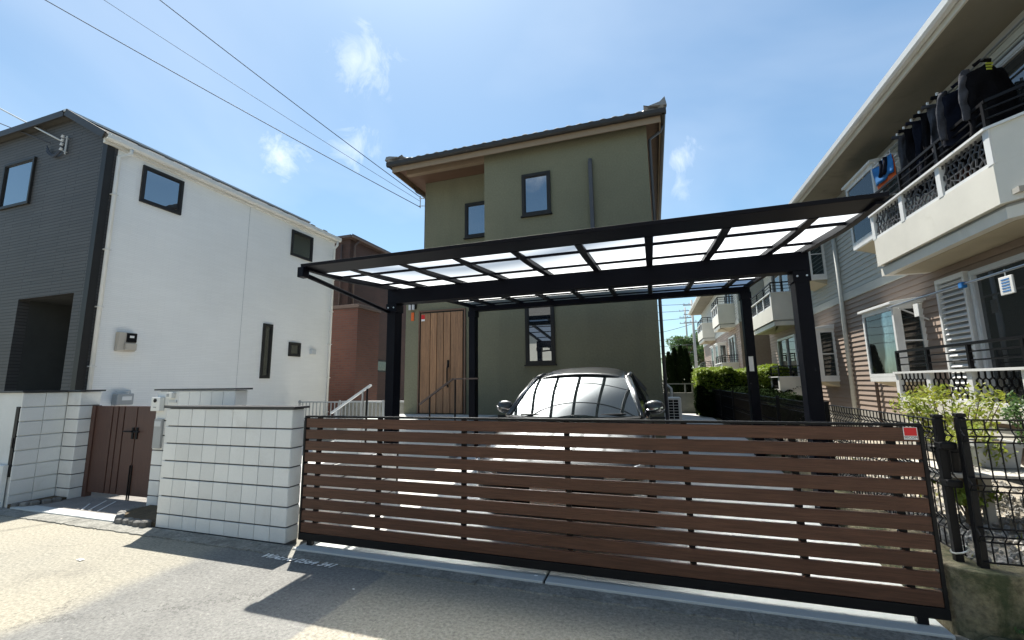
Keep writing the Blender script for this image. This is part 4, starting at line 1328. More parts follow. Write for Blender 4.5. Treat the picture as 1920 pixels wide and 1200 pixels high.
# ================================================================== apartments on the right
def lattice(name, parent, face, c, u0, u1, z0, z1, cell, jit, mat, th=0.010):
    """cast screen: irregular honeycomb bars inside a frame"""
    r = random.Random(int((u0 * 131 + z0 * 17) * 100))
    mb = MB()
    nx = max(2, round((u1 - u0) / cell)) * 2
    nz = max(2, round((z1 - z0) / (cell * .9)))
    dx, dz = (u1 - u0) / nx, (z1 - z0) / nz
    pts = {}
    for j in range(nz + 1):
        for i in range(nx + 1):
            u, z = u0 + i * dx, z0 + j * dz
            if 0 < j < nz:
                z += (.17 if (i + j) % 2 == 0 else -.17) * dz + r.uniform(-jit, jit) * dz
            if 0 < i < nx:
                u += r.uniform(-jit, jit) * dx * 1.6
            pts[i, j] = (u, z)

    def W(q):
        return (q[0], c, q[1]) if face == 'y-' else (c, q[0], q[1])
    up = (0, 1, 0) if face == 'y-' else (1, 0, 0)
    for j in range(nz + 1):
        for i in range(nx + 1):
            if i < nx and 0 < j < nz and not (jit > .2 and r.random() < .12):
                mb.bar(W(pts[i, j]), W(pts[i + 1, j]), th, .018, up=up)
            if j < nz and (i + j) % 2 == 0:
                mb.bar(W(pts[i, j]), W(pts[i, j + 1]), th, .018, up=up)
    return build(name, mb, mat, parent, fix=False)


def balcony(apt, xf, xw, y0, y1, zc, upper, chamfer=0.0, pan=3):
    """y0 near end, y1 far end; zc = top of the white cap"""
    dpt = 0.90
    hsol = 0.43
    nm = 'balcony'
    zb = zc - dpt if upper else zc - 0.62
    ch = chamfer
    # solid apron under the screens, near side wall
    plan = [(xf, y1), (xf, y0 + ch), (xf + ch * .8, y0), (xw - .01, y0), (xw - .01, y0 + .07), (xf + ch * .8 + .03, y0 + .07), (xf + .07, y0 + ch + .03), (xf + .07, y1 - .07), (xw - .01, y1 - .07), (xw - .01, y1)]
    zpan = zc - 0.44
    b = build(nm, MB().prism(plan, 'z', zb, zpan), M['cream'], apt)
    # solid near side up to the cap
    side = [(xf + .0, y0 + ch), (xf + ch * .8, y0), (xw - .011, y0), (xw - .011, y0 + .07), (xf + ch * .8 + .03, y0 + .07), (xf + .07, y0 + ch + .03)] if ch else [(xf, y0), (xw - .011, y0), (xw - .011, y0 + .07), (xf, y0 + .07)]
    build('side_wall', MB().prism(side, 'z', zpan + .001, zc - .03), M['cream'], b)
    ya = y0 + (ch if ch else .071)
    # frames + screens
    w = (y1 - ya) / pan
    fr = MB()
    fr.box(xf + .01, xf + .06, ya + .05, y1 - .05, zpan + .002, zpan + .045)
    build('screen_sill', fr, M['frame_white'], b)
    for i in range(pan + 1):
        yy = ya + w * i
        yy = min(max(yy, ya + .025), y1 - .025)
        build('screen_post', MB().box(xf - .004, xf + .065, yy - .045, yy + .045, zpan + .001, zc - .031), M['frame_white'], b)
    for i in range(pan):
        sc_ = lattice('screen', b, 'x-', xf + .035, ya + w * i + .048, ya + w * (i + 1) - .048, zpan + .046, zc - .032, 0.085 if upper else 0.11, 0.3 if upper else 0.04, M['screen_metal'] if upper else M['black_metal'], .013 if upper else .008)
        sc_['kind'] = 'stuff'
    capp = [(xf - .03, y1 + .02), (xf - .03, y0 + ch - (.0 if ch else .02)), (xf + ch * .8 - .02, y0 - .025), (xw - .012, y0 - .025), (xw - .012, y0 + .09), (xf + ch * .8 + .03, y0 + .09), (xf + .09, y0 + ch + .06), (xf + .09, y1 + .02)]
    build('cap', MB().prism(capp, 'z', zc - .03, zc), M['frame_white'], b)
    # black rails
    zt = zc + 0.335
    xr = xf + .035
    rp = []
    for i in range(pan + 1):
        yy = min(max(ya + w * i, ya + .04), y1 - .04)
        build('rail_post', MB().box(xr - .02, xr + .02, yy - .02, yy + .02, zc, zt - .02), M['black_metal'], b)
    for q, hgt in ((0.02, .035), (.12, .018), (.225, .018)):
        z_ = zt - q
        r_ = MB().bar((xr, y1 - .02, z_), (xr, y0 + ch + .0, z_), hgt, hgt).bar((xr, y0 + ch, z_), (xr + ch * .8, y0 + .04, z_), hgt, hgt).bar((xr + ch * .8, y0 + .04, z_), (xw - .02, y0 + .04, z_), hgt, hgt)
        build('rail', r_, M['black_metal'], b)
    for xx in (xr + (xw - xr) * .45,):
        build('rail_post', MB().box(xx - .018, xx + .018, y0 + .022, y0 + .058, zc, zt - .02), M['black_metal'], b)
    build('floor', MB().box(xf + .06, xw - .012, y0 + .08 + ch * .2, y1 - .08, zb + .06, zb + .12), M['grey_base'], b)
    if upper:
        plan2 = [(xf + .05, y1 + .03), (xf + .05, y0 + ch + .02), (xf + ch * .8 + .03, y0 + .03), (xw - .013, y0 + .03), (xw - .013, y1 + .03)]
        build('soffit', MB().prism(plan2, 'z', zb - .17, zb - .04), M['cream'], b)
        build('drip_band', MB().prism([(xf + .075, y1 - .02), (xf + .075, y0 + ch + .04), (xf + ch * .8 + .05, y0 + .05), (xw - .014, y0 + .05), (xw - .014, y1 - .02)], 'z', zb - .039, zb - .001), M['plastic_grey'], b)
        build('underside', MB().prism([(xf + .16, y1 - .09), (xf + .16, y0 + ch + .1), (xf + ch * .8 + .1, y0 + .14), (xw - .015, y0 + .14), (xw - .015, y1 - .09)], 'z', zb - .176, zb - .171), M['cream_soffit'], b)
    else:
        for yy in (y0 + .15, y1 - .15):
            build('leg', MB().box(xf + .05, xf + .15, yy - .05, yy + .05, 0.33, zb - .001), M['cream'], b)
        build('skirt', MB().box(xf + .03, xf + .06, y0 + ch, y1 - .05, zb - .19, zb - .06), M['cream'], b)
    return b


def bay(apt, xb, xw, y0, y1, z0, z1, curtain, roofm):
    """box bay window with sloping lid, white frames and a lace curtain"""
    o = build('bay_window', MB().box(xb + .001, xw - .002, y0, y1, z0 - .09, z0 - .001), M['frame_white'], apt, bevel=0.004)
    build('head_board', MB().box(xb + .0, xw - .002, y0, y1, z1 + .001, z1 + .03), M['frame_white'], o)
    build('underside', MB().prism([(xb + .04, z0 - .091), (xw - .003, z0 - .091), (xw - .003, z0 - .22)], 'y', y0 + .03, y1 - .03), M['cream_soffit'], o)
    build('lid', MB().prism([(xb - .05, z1 + .031), (xw - .003, z1 + .031), (xw - .003, z1 + .14), (xb - .05, z1 + .075)], 'y', y0 - .05, y1 + .05), M['frame_white'], o, bevel=0.004)
    fw = .055
    f = MB()
    f.box(xb, xb + .05, y0, y0 + fw, z0, z1).box(xb, xb + .05, y1 - fw, y1, z0, z1).box(xb, xb + .05, y0 + fw, y1 - fw, z0, z0 + fw).box(xb, xb + .05, y0 + fw, y1 - fw, z1 - fw, z1)
    build('front_frame', f, M['frame_white'], o)
    build('pane', MB().box(xb + .02, xb + .026, y0 + fw, y1 - fw, z0 + fw, z1 - fw), M['glass_clear'], o)
    for sy, ye in ((0, y0), (1, y1)):
        d = fw if sy == 0 else -fw
        f = MB()
        a, b2 = xb + .052, xw - .003
        ys = sorted((ye, ye + (.045 if sy == 0 else -.045)))
        f.box(a, a + .06, ys[0], ys[1], z0, z1).box(b2 - .06, b2, ys[0], ys[1], z0, z1).box(a + .06, b2 - .06, ys[0], ys[1], z0, z0 + fw).box(a + .06, b2 - .06, ys[0], ys[1], z1 - fw, z1)
        f.box(a + .06, b2 - .06, ys[0] + .005, ys[1] - .005, (z0 + z1) / 2 - .012, (z0 + z1) / 2 + .012)
        build('side_frame', f, M['frame_white'], o)
        build('pane', MB().box(a + .06, b2 - .06, ye + d * .35, ye + d * .45, z0 + fw, z1 - fw), M['glass_clear'], o)
    build('room', MB().box(xw - .02, xw - .004, y0 + .05, y1 - .05, z0, z1), M['room'], o)
    if curtain:
        cu = MB().grid(lambda u, v: (xb + .10 + .02 * math.sin(u * 46) + .008 * math.sin(u * 120), lerp(y0 + .12, y1 - .1, u), lerp(z0 + .08, z1 - .08, v)), 70, 4)
        build('curtain', cu, curtain, o, smooth=True, fix=False)
    return o


def sliding_door(apt, xw, y0, y1, z0, z1, curt=True):
    f = window(apt, 'x-', xw - .03, y0, y1, z0, z1, M['frame_silver'], M['glass_dim'], 0.055, 0.06, mull=((y0 + y1) / 2,), name='sliding_door')
    return f


def clap(apt, xw, y0, y1, z0, z1, mat, pitch=0.108):
    n = round((z1 - z0) / pitch)
    h = (z1 - z0) / n
    mbp = MB()
    mbp.v = [(-.002, 0, 0), (-.024, 0, 0), (-.006, 0, h - .006), (-.002, 0, h - .006), (-.002, y1 - y0, 0), (-.024, y1 - y0, 0), (-.006, y1 - y0, h - .006), (-.002, y1 - y0, h - .006)]
    mbp.f = [(0, 1, 2, 3), (7, 6, 5, 4), (1, 0, 4, 5), (2, 1, 5, 6), (3, 2, 6, 7), (0, 3, 7, 4)]
    me = mesh_of('siding_board', mbp, mat)
    for i in range(n):
        piece('siding_board', me, apt, (xw, y0, z0 + h * i + .004))


def apartment(name, label, xw, ya, yb, zg, detail=True):
    a = thing(name, (xw + 3, (ya + yb) / 2, zg), label, 'apartment building')
    zt = zg + 3.03
    ze = zg + 5.42
    build('wall', MB().box(xw, xw + 7, ya, yb, zg - .3, zt + .04), M['siding_taupe'], a)
    build('wall', MB().box(xw + .001, xw + 6.999, ya + .001, yb - .001, zt + .041, ze + .05), M['siding_blue'], a)
    clap(a, xw, ya + .01, yb - .01, zg + .52, zt - .04, M['siding_taupe'])
    clap(a, xw, ya + .01, yb - .01, zt + .15, ze, M['siding_blue'])
    build('base', MB().box(xw - .03, xw - .0015, ya + .02, yb - .02, zg - .02, zg + .515), M['grey_base'], a)
    build('band', MB().box(xw - .04, xw - .0015, ya - .02, yb + .02, zt - .03, zt + .14), M['siding_blue'], a)
    xe = xw - .74
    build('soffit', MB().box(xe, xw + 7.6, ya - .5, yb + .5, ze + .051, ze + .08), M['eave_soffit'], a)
    rf_ = MB().prism([(xe - .02, ze + .081), (xw + 3.5, ze + 1.9), (xw + 7.6, ze + .081)], 'y', ya - .5, yb + .5)
    build('roof', rf_, M['roof_slate'], a)
    build('fascia', MB().box(xe - .03, xe - .002, ya - .5, yb + .5, ze + .02, ze + .20), M['cream'], a)
    build('gutter', gutter_profile(MB(), 'y', ya - .5, yb + .5, xe - .031, ze + .09, -1), M['frame_white'], a)
    return a


XW = 4.40
ap = apartment('apartment_building', 'two-storey apartments with taupe and pale blue siding, balconies and laundry on the right', XW, 1.5, 18.9, 0.38)
balcony(ap, 3.70, XW, 5.55, 8.58, 4.335, True, chamfer=0.32)
balcony(ap, 3.70, XW, 4.2, 8.5, 1.672, False, pan=5)
balcony(ap, 3.70, XW, 15.3, 18.3, 4.335, True)
balcony(ap, 3.70, XW, 15.3, 18.3, 1.672, False)
bay(ap, 3.97, XW, 8.93, 10.07, 1.60, 2.80, M['curtain'], None)
bay(ap, 3.97, XW, 12.7, 13.7, 1.60, 2.80, M['curtain_grey'], None)
bay(ap, 3.97, XW, 8.93, 10.05, 4.20, 5.40, M['curtain_grey'], None)
bay(ap, 3.97, XW, 12.7, 13.7, 4.20, 5.40, M['curtain_grey'], None)
sliding_door(ap, XW, 5.6, 7.62, 1.15, 3.05)
sliding_door(ap, XW, 5.6, 7.9, 3.60, 5.45)
sliding_door(ap, XW, 15.6, 17.6, 1.15, 3.0)
sliding_door(ap, XW, 15.6, 17.6, 3.60, 5.45)
# louvred shutter folded open beside the terrace door
sh = build('shutter', MB().box(4.30, 4.37, 7.70, 7.745, 1.15, 3.08).box(4.30, 4.37, 8.315, 8.36, 1.15, 3.08).box(4.30, 4.37, 7.746, 8.314, 1.15, 1.21).box(4.30, 4.37, 7.746, 8.314, 3.01, 3.08), M['frame_white'], ap)
for i in range(22):
    z_ = 1.225 + i * 0.0815
    build('louvre', MB().bar((4.33, 7.747, z_ + .03), (4.33, 8.313, z_ + .03), 0.055, 0.012, up=(-.75, 0, .66)), M['frame_white'], sh)
build('louvre_back', MB().box(4.362, 4.368, 7.746, 8.314, 1.211, 3.009), M['plastic_grey'], sh)
# down pipe
build('down_pipe', MB().tube([(4.33, 11.05 + .85, 5.75), (4.33, 11.9, 0.4)], 0.045, 10), M['siding_blue'], ap, smooth=True)
build('down_pipe', MB().tube([(4.33, 10.75, 2.6), (4.33, 10.75, 0.4)], 0.03, 8), M['brown_trim'], ap, smooth=True)
build('pipe_cover', MB().box(4.24, 4.375, 14.55, 14.70, 0.5, 3.35), M['frame_white'], ap)

ap2 = apartment('apartment_building', 'farther apartment block of the same kind beyond the bright hedge', 3.62, 20.2, 34, 0.98)
balcony(ap2, 2.92, 3.62, 21.0, 23.0, 4.99, True)
balcony(ap2, 2.92, 3.62, 21.0, 23.0, 2.36, False)
balcony(ap2, 2.92, 3.62, 27.6, 30.4, 4.99, True)
balcony(ap2, 2.92, 3.62, 27.6, 30.4, 2.36, False)
bay(ap2, 3.2, 3.62, 24.0, 25.0, 2.2, 3.4, M['curtain_grey'], None)
bay(ap2, 3.2, 3.62, 25.8, 26.8, 2.2, 3.4, M['curtain_grey'], None)
sliding_door(ap2, 3.62, 21.2, 22.8, 1.8, 3.6)
sliding_door(ap2, 3.62, 21.2, 22.8, 4.2, 6.0)

# ------------------------------------------------------------------ laundry
def pole(label, x, y0, y1, z, mat):
    t = thing('laundry_pole', (x, (y0 + y1) / 2, z), label, 'laundry pole')
    build('pole', MB().tube([(x, y0, z), (x, y1, z)], 0.014, 8), mat, t)
    for yy in (y0 + .2, y1 - .15):
        build('arm', MB().bar((XW - .01, yy, z + .10), (x - .05, yy, z - .02), .022, .03).bar((XW - .01, yy, z - .25), (x + .1, yy, z - .03), .016, .022), M['frame_white'], t)
    return t


pole('outer metal laundry pole under the eave, hung with dark clothes', 3.92, 4.4, 8.75, 5.30, M['steel'])
pole('inner metal laundry pole under the eave, next to the window', 4.16, 4.4, 8.6, 5.33, M['steel'])
pole('empty metal laundry pole above the lower terrace rail', 3.90, 4.6, 8.95, 2.77, M['steel'])


def trousers(label, y, x, z, mat, h=0.85, w=0.34, seed=1):
    r = random.Random(seed)
    t = thing('trousers', (x, y, z - h), label, 'trousers', 'dark trousers hanging on the pole')
    ph = r.uniform(0, 6)

    def leg(off, k):
        def f(u, v):
            a = u * 2 * math.pi
            e = abs(math.sin(a)) ** .6 * (1 if math.sin(a) >= 0 else -1)
            ax = (.085 - .02 * v) * math.cos(a) * (1 + .22 * math.sin(4 * a + ph + 5 * v + k))
            ay = (.030 + .012 * math.sin(7 * v + ph + k)) * e
            fold = .016 * math.sin(13 * v + ph * 3 + 2 * math.cos(a)) + .02 * v * math.sin(5 * math.cos(a) + ph)
            return (x + ax + off * (.25 + .6 * v) + .02 * math.sin(3 * v + ph), y + ay + fold + k * .02 * v, z - h * v + .012 * math.sin(a * 3 + ph))
        return f
    mb = MB().grid(leg(-w * .28, 0), 22, 22)
    mb.grid(leg(w * .28, 1.7), 22, 22)
    build('legs', mb, mat, t, smooth=True, fix=False)
    build('waistband', MB().tube([(x - w * .55, y + .01, z), (x, y - .012, z - .015), (x + w * .55, y + .01, z)], .026, 8), mat, t, smooth=True)
    for s in (-1, 1):
        build('clip', MB().box(x + s * w * .35 - .01, x + s * w * .35 + .01, y - .012, y + .012, z - .02, z + .06), M['plastic_white'], t)


for i, (yy, mt, hh) in enumerate(((6.74, 'cloth_black', 1.02), (6.95, 'cloth_grey', 1.0), (7.15, 'cloth_black', .98), (7.35, 'cloth_navy', 1.02), (7.55, 'cloth_black', 1.0), (7.74, 'cloth_grey', .98))):
    trousers(['black trousers next to the jackets', 'charcoal grey trousers second from the jackets', 'black trousers third from the jackets', 'navy trousers fourth from the jackets',
              'black trousers fifth from the jackets', 'grey trousers nearest the clip hanger'][i] + ' on the upper balcony', yy, 3.93, 5.28, M[mt], hh, 0.32, 11 + i)


def jacket(label, y, x, z, mat, sleeve, h=0.78, yaw=0.0, seed=3, badge=True):
    t = thing('jacket', (x, y, z - h), label, 'jacket')
    Rm = Matrix.Translation((x, y, z)) @ Matrix.Rotation(yaw, 4, 'Z')

    def torso(u, v):
        a = u * 2 * math.pi
        ca, sa = math.cos(a), math.sin(a)
        e = abs(sa) ** .7 * (1 if sa >= 0 else -1)
        sh = .30 + .70 * math.sin(min(1, v / .10) * math.pi / 2)
        wx = .235 * sh * (1 + .10 * v)
        wy = .045 + .035 * sh * (1 - .3 * v)
        fold = .018 * v ** .5 * math.sin(7 * ca + 3 * v + seed) + .010 * math.sin(15 * v + 5 * ca + seed)
        return (wx * ca, wy * e + fold, -.01 - h * v - .055 * abs(ca) * (1 - v) + .012 * v * math.sin(3 * a + seed))
    build('torso', MB().grid(torso, 36, 22).xf(Rm), mat, t, smooth=True, fix=False)
    for s in (-1, 1):
        def slv(u, v, s=s):
            a = u * 2 * math.pi
            rx = (.066 - .024 * v) * (1 + .07 * math.sin(16 * v + 2 * a + seed) * v) * (.35 + .65 * math.sin(min(1, (v + .05) / .2) * 1.57))
            ry = (.026 - .008 * v) * (1 + .3 * math.sin(19 * v + a + seed * 2))
            cx_ = s * (.185 + .12 * math.sin(min(1, v / .8) * 1.57) * .8)
            return (cx_ + rx * math.cos(a), ry * math.sin(a) - .02 * v + .006 * math.sin(14 * v + 3 * math.cos(a) + seed), -.05 - .66 * v)
        build('sleeve', MB().grid(slv, 18, 22).xf(Rm), sleeve if s < 0 else mat, t, smooth=True, fix=False)
    build('collar', MB().tube([(-.09, .0, .0), (-.05, -.05, .03), (.05, -.05, .03), (.09, .0, .0)], .022, 8).xf(Rm), mat, t, smooth=True)
    build('hanger', MB().tube([(0, 0, .02), (0, 0, .07), (.02, 0, .085)], .005, 6).xf(Rm), M['steel'], t)
    if badge:
        for k in range(3):
            build('print', MB().box(-.045, .035 - .012 * k, -.098, -.090, -.055 - .035 * k, -.035 - .035 * k).xf(Rm), M['lime'], t)


jacket('black jacket with lime green print hung nearest the camera on the upper balcony', 6.17, 3.95, 5.27, M['cloth_black'], M['cloth_grey'], 0.88, 0.25)
jacket('dark jacket with grey sleeves hung beside the trousers on the upper balcony', 6.52, 3.93, 5.24, M['cloth_navy'], M['cloth_grey'], 0.78, 0.15, 5, False)
# clip hanger with blue and orange towels
t = thing('clip_hanger', (3.93, 8.2, 4.9), 'white plastic clip hanger at the far end of the upper laundry pole', 'hanger')
ch = MB()
for (a, b) in (((3.78, 7.98), (4.05, 7.98)), ((4.05, 7.98), (4.05, 8.45)), ((4.05, 8.45), (3.78, 8.45)), ((3.78, 8.45), (3.78, 7.98)), ((3.915, 7.98), (3.915, 8.45))):
    ch.bar((*a, 5.13), (*b, 5.13), .015, .015)
ch.tube([(3.915, 8.2, 5.13), (3.915, 8.2, 5.32)], .006, 6)
build('frame', ch, M['plastic_white'], t)


def towel(label, x, y0, y1, z0, z1, mat, cat='towel'):
    mb = MB().grid(lambda u, v: (x + .015 * math.sin(u * 11 + v * 3), lerp(y0, y1, u), lerp(z1, z0, v) + .01 * math.sin(u * 7)), 14, 6)
    return tag(build('towel', mb, mat, smooth=True, solid=.006), label, cat)


towel('blue towel pegged on the white clip hanger', 3.79, 7.92, 8.50, 4.80, 5.12, M['cloth_blue'])
towel('orange towel hanging below the blue one on the clip hanger', 3.82, 7.94, 8.52, 4.70, 5.10, M['cloth_orange'])
for i, yy in enumerate((8.06, 8.18)):
    t = thing('sock', (3.77, yy, 4.9), ['dark sock', 'second dark sock'][i] + ' pegged in front of the blue towel', 'sock')
    build('sock', MB().tube([(3.77, yy, 5.12), (3.765, yy, 4.98), (3.76, yy + .02, 4.90), (3.76, yy + .07, 4.87)], [.03, .032, .035, .025], 8), M['cloth_navy'], t, smooth=True)
# little tags on the lower pole
t = thing('hanging_tag', (3.90, 6.32, 2.5), 'white plastic insect repellent plate with blue stripes on the lower pole', 'hanger')
build('plate', MB().box(3.885, 3.905, 6.20, 6.40, 2.50, 2.71), M['plastic_white'], t, bevel=.006)
for i in range(5):
    build('stripe', MB().box(3.8815, 3.8845, 6.24, 6.36, 2.535 + i * .033, 2.548 + i * .033), M['cloth_blue'], t)
build('hook', MB().tube([(3.895, 6.3, 2.71), (3.895, 6.3, 2.79)], .006, 6), M['plastic_white'], t)
t = thing('hanging_tag', (3.90, 7.98, 2.5), 'small white plate hanging on the lower pole before the bay window', 'hanger')
build('plate', MB().box(3.89, 3.905, 8.03, 8.16, 2.50, 2.70), M['plastic_white'], t, bevel=.006)
build('hook', MB().tube([(3.897, 8.1, 2.70), (3.897, 8.1, 2.785)], .006, 6), M['plastic_white'], t)
t = tag(build('peg', MB().box(3.87, 3.93, 6.98, 7.06, 2.72, 2.80), M['cloth_blue'], bevel=.01), 'blue clothes peg gripping the lower laundry pole', 'peg')

# ------------------------------------------------------------------ retaining wall and mesh fences
rw_ = thing('retaining_wall', (2.5, 3.65, 0), 'mossy low concrete retaining wall under the black mesh fence', 'wall')
pl_ = []
for i in range(7):
    a = R(180 + 15 * i)
    pl_.append((1.84 + .16 * math.cos(a), 3.68 + .16 * math.sin(a)))
pl_ += [(9.0, 3.52), (9.0, 3.72), (1.90, 3.72), (1.90, 24), (1.68, 24)]
build('wall', MB().prism(pl_, 'z', -.05, .40), M['mossy'], rw_, bevel=.012)
build('joint', MB().box(1.674, 1.679, 3.72, 4.6, .20, .208), M['rubber'], rw_)
build('footing', MB().prism([(1.70, 3.44), (9, 3.36), (9, 3.519), (1.80, 3.519)], 'z', -.05, .06), M['mossy'], rw_, bevel=.02)


def mesh_fence(label, a, b, z0, z1, posts, group):
    """welded wire panel with V folds; a, b plan points"""
    A, B = Vector((*a, 0)), Vector((*b, 0))
    d = (B - A); ln = d.length; d = d / ln
    nrm = Vector((d.y, -d.x, 0))
    t = thing('mesh_fence', (a[0], a[1], z0), label, 'fence', group)
    folds = [(z0 + .04, 0), (z0 + .16, 0), (z0 + .20, .03), (z0 + .24, 0), (z0 + .46, 0), (z0 + .50, .03), (z0 + .54, 0), (z1 - .14, 0), (z1 - .10, .03), (z1 - .06, 0), (z1, 0)]
    vw = MB()
    n = int(ln / .062)
    for i in range(n + 1):
        p = A + d * (ln * i / n)
        vw.tube([p + nrm * o + Vector((0, 0, z)) for z, o in folds], .0046, 4, cap=False)
    build('vertical_wires', vw, M['black_metal'], t, fix=False)['kind'] = 'stuff'
    for z, o in folds:
        build('wire', MB().tube([A + nrm * (o + .005) + Vector((0, 0, z)), B + nrm * (o + .005) + Vector((0, 0, z))], .0056, 5), M['black_metal'], t)
    for s in posts:
        p = A + d * s - nrm * .03
        po_ = build('post', MB().box(p.x - .022, p.x + .022, p.y - .022, p.y + .022, z0 - .02, z1 + .015), M['black_metal'], t, bevel=.005)
        build('post_cap', MB().box(p.x - .026, p.x + .026, p.y - .026, p.y + .026, z1 + .016, z1 + .04), M['black_metal'], po_, bevel=.006)
    return t


mesh_fence('black wire mesh fence running back along the driveway', (1.835, 3.69), (1.835, 15.5), .40, 1.285, (.02, 2.0, 4.0, 6.0, 8.0, 10.0, 11.7), 'black wire mesh fences')
mesh_fence('black wire mesh fence facing the road at the right edge', (1.865, 3.60), (6.5, 3.60), .40, 1.30, (.02, 2.0, 4.0), 'black wire mesh fences')
# clamps on the corner post
t = thing('post_clamp', (1.80, 3.66, .6), 'black corner clamps joining the two mesh fences at the corner post', 'clamp')
for z_ in (1.10, .86):
    build('clamp', MB().box(1.78, 1.868, 3.655, 3.745, z_, z_ + .05), M['black_metal'], t, bevel=.012)
build('wire_tie', MB().tube([(1.815 + .045 * math.cos(a / 10 * 6.283), 3.70 + .045 * math.sin(a / 10 * 6.283), .47 + .02 * math.cos(a / 10 * 6.283)) for a in range(11)], .006, 6), M['steel'], t)

# ------------------------------------------------------------------ outdoor unit and side passage
ac = thing('outdoor_unit', (.5, 12.8, .43), 'white air conditioner outdoor unit beside the green house', 'air conditioner')
build('case', MB().box(.30, .66, 12.4, 13.2, .52, 1.13), M['plastic_white'], ac, bevel=.012)
build('feet', MB().box(.32, .64, 12.5, 12.58, .43, .519).box(.32, .64, 13.0, 13.08, .43, .519), M['plastic_grey'], ac)
build('coil', MB().box(.335, .59, 12.392, 12.399, .57, 1.08), M['black_metal'], ac)
for i in range(8):
    z_ = .57 + i * .073
    build('grille_bar', MB().box(.33, .595, 12.38, 12.391, z_ - .006, z_ + .006), M['plastic_white'], ac)
for xx in (.335, .46, .59):
    build('grille_post', MB().box(xx - .007, xx + .007, 12.372, 12.3795, .565, 1.085), M['plastic_white'], ac)
pp = thing('drain_stack', (.42, 14.5, .4), 'pale vertical drain pipe standing along the side of the green house', 'pipe')
build('pipe', MB().tube([(.33, 14.0, .43), (.33, 14.0, 4.4)], .05, 10), M['plastic_white'], pp, smooth=True)
build('branch', MB().tube([(.33, 14.0, 1.5), (.48, 13.9, 1.35), (.48, 13.9, .9)], .04, 8), M['plastic_white'], pp, smooth=True)
gb = thing('garden_wall', (1.2, 17.5, .4), 'low grey garden wall with rail at the end of the side passage', 'wall')
build('wall', MB().box(.25, 1.65, 17.0, 17.15, .42, 1.15), M['concrete_old'], gb)
build('rail', MB().box(.25, 1.65, 17.04, 17.09, 1.45, 1.49).box(1.05, 1.10, 17.04, 17.09, 1.151, 1.449).box(1.3, 1.35, 17.04, 17.09, 1.151, 1.449), M['grey_base'], gb)

# ================================================================== vegetation
def leaf_cloud(mb, c, rad, n, size, r, flat=1.0, shell=0.55, up=0.3):
    for _ in range(n):
        while True:
            p = Vector((r.uniform(-1, 1), r.uniform(-1, 1), r.uniform(-1, 1)))
            l = p.length
            if shell * r.random() < l <= 1:
                break
        p = Vector((p.x * rad[0], p.y * rad[1], p.z * rad[2])) + Vector(c)
        s = size * r.uniform(.6, 1.3)
        q = Euler((r.uniform(-1, 1) * 1.2, r.uniform(-1, 1) * 1.2, r.uniform(0, 6.28))).to_matrix()
        a, b = q @ Vector((s, 0, 0)), q @ Vector((0, s * .5, 0))
        k = len(mb.v)
        mb.v += [tuple(p - a), tuple(p + b - a * .1), tuple(p + a), tuple(p - b - a * .1)]
        mb.f.append((k, k + 1, k + 2, k + 3))


def tree(name, label, base, h, crown, n, size, mat, seed, cat='tree', group=None):
    r = random.Random(seed)
    t = thing(name, base, label, cat, group)
    x, y, z = base
    tr = MB().tube([(x, y, z), (x + .05, y, z + h * .25), (x - .04, y + .05, z + h * .5), (x + .05, y, z + h * .8)], [h * .03, h * .024, h * .018, h * .008], 8)
    for i in range(7):
        a = r.uniform(0, 6.28); z0 = z + h * r.uniform(.28, .6)
        tr.tube([(x, y, z0), (x + math.cos(a) * crown * .4, y + math.sin(a) * crown * .4, z0 + h * .14), (x + math.cos(a) * crown * .75, y + math.sin(a) * crown * .75, z0 + h * .24)], [h * .012, h * .008, h * .003], 6)
    build('trunk', tr, M['bark'], t, smooth=True, fix=False)
    lf = MB()
    for i in range(26):
        a = r.uniform(0, 6.28); rr = crown * r.random() ** .6
        zc = z + h * r.uniform(.42, .95)
        k = 1 - abs((zc - z) / h - .62) * 1.3
        leaf_cloud(lf, (x + math.cos(a) * rr * k, y + math.sin(a) * rr * k, zc), (crown * r.uniform(.2, .36),) * 2 + (crown * r.uniform(.14, .26),), n // 26, size, r)
    build('crown', lf, mat, t, fix=False)
    return t


tree('broadleaf_tree', 'large leafy tree far behind at the end of the passage', (3.4, 47, .6), 5.6, 2.7, 9000, .11, M['leaf_mid'], 5)
tree('broadleaf_tree', 'second leafy tree farther off, partly behind the far apartments', (5.2, 52, .6), 7.2, 3.0, 8000, .12, M['leaf_mid'], 9)


def conifer(label, base, h, rad, seed):
    r = random.Random(seed)
    t = thing('conifer', base, label, 'tree', 'dark conifers at the end of the passage')
    x, y, z = base
    build('trunk', MB().tube([(x, y, z), (x, y, z + h * .9)], [.05, .01], 6), M['bark'], t)
    lf = MB()
    for i in range(3600):
        f = r.random() ** 1.2
        rr = rad * (1 - f) ** .7 * r.uniform(.55, 1.05) + .02
        a = r.uniform(0, 6.28)
        p = Vector((x + math.cos(a) * rr, y + math.sin(a) * rr, z + .1 + f * (h - .1)))
        d = Vector((math.cos(a) * .35, math.sin(a) * .35, 1)).normalized() * r.uniform(.06, .13)
        s = Vector((-math.sin(a), math.cos(a), 0)) * .022
        k = len(lf.v)
        lf.v += [tuple(p - s), tuple(p + s), tuple(p + d)]
        lf.f.append((k, k + 1, k + 2))
    build('crown', lf, M['leaf_shaded'], t, fix=False)


for i, (xx, yy, hh) in enumerate(((.62, 18.2, 2.25), (.85, 18.6, 2.45), (1.08, 18.3, 2.5), (1.30, 18.7, 2.4))):
    conifer(['dark conifer nearest the green house', 'dark conifer second from the green house', 'dark conifer third from the green house', 'dark conifer beside the bright hedge'][i], (xx, yy, .42), hh, .44, 40 + i)


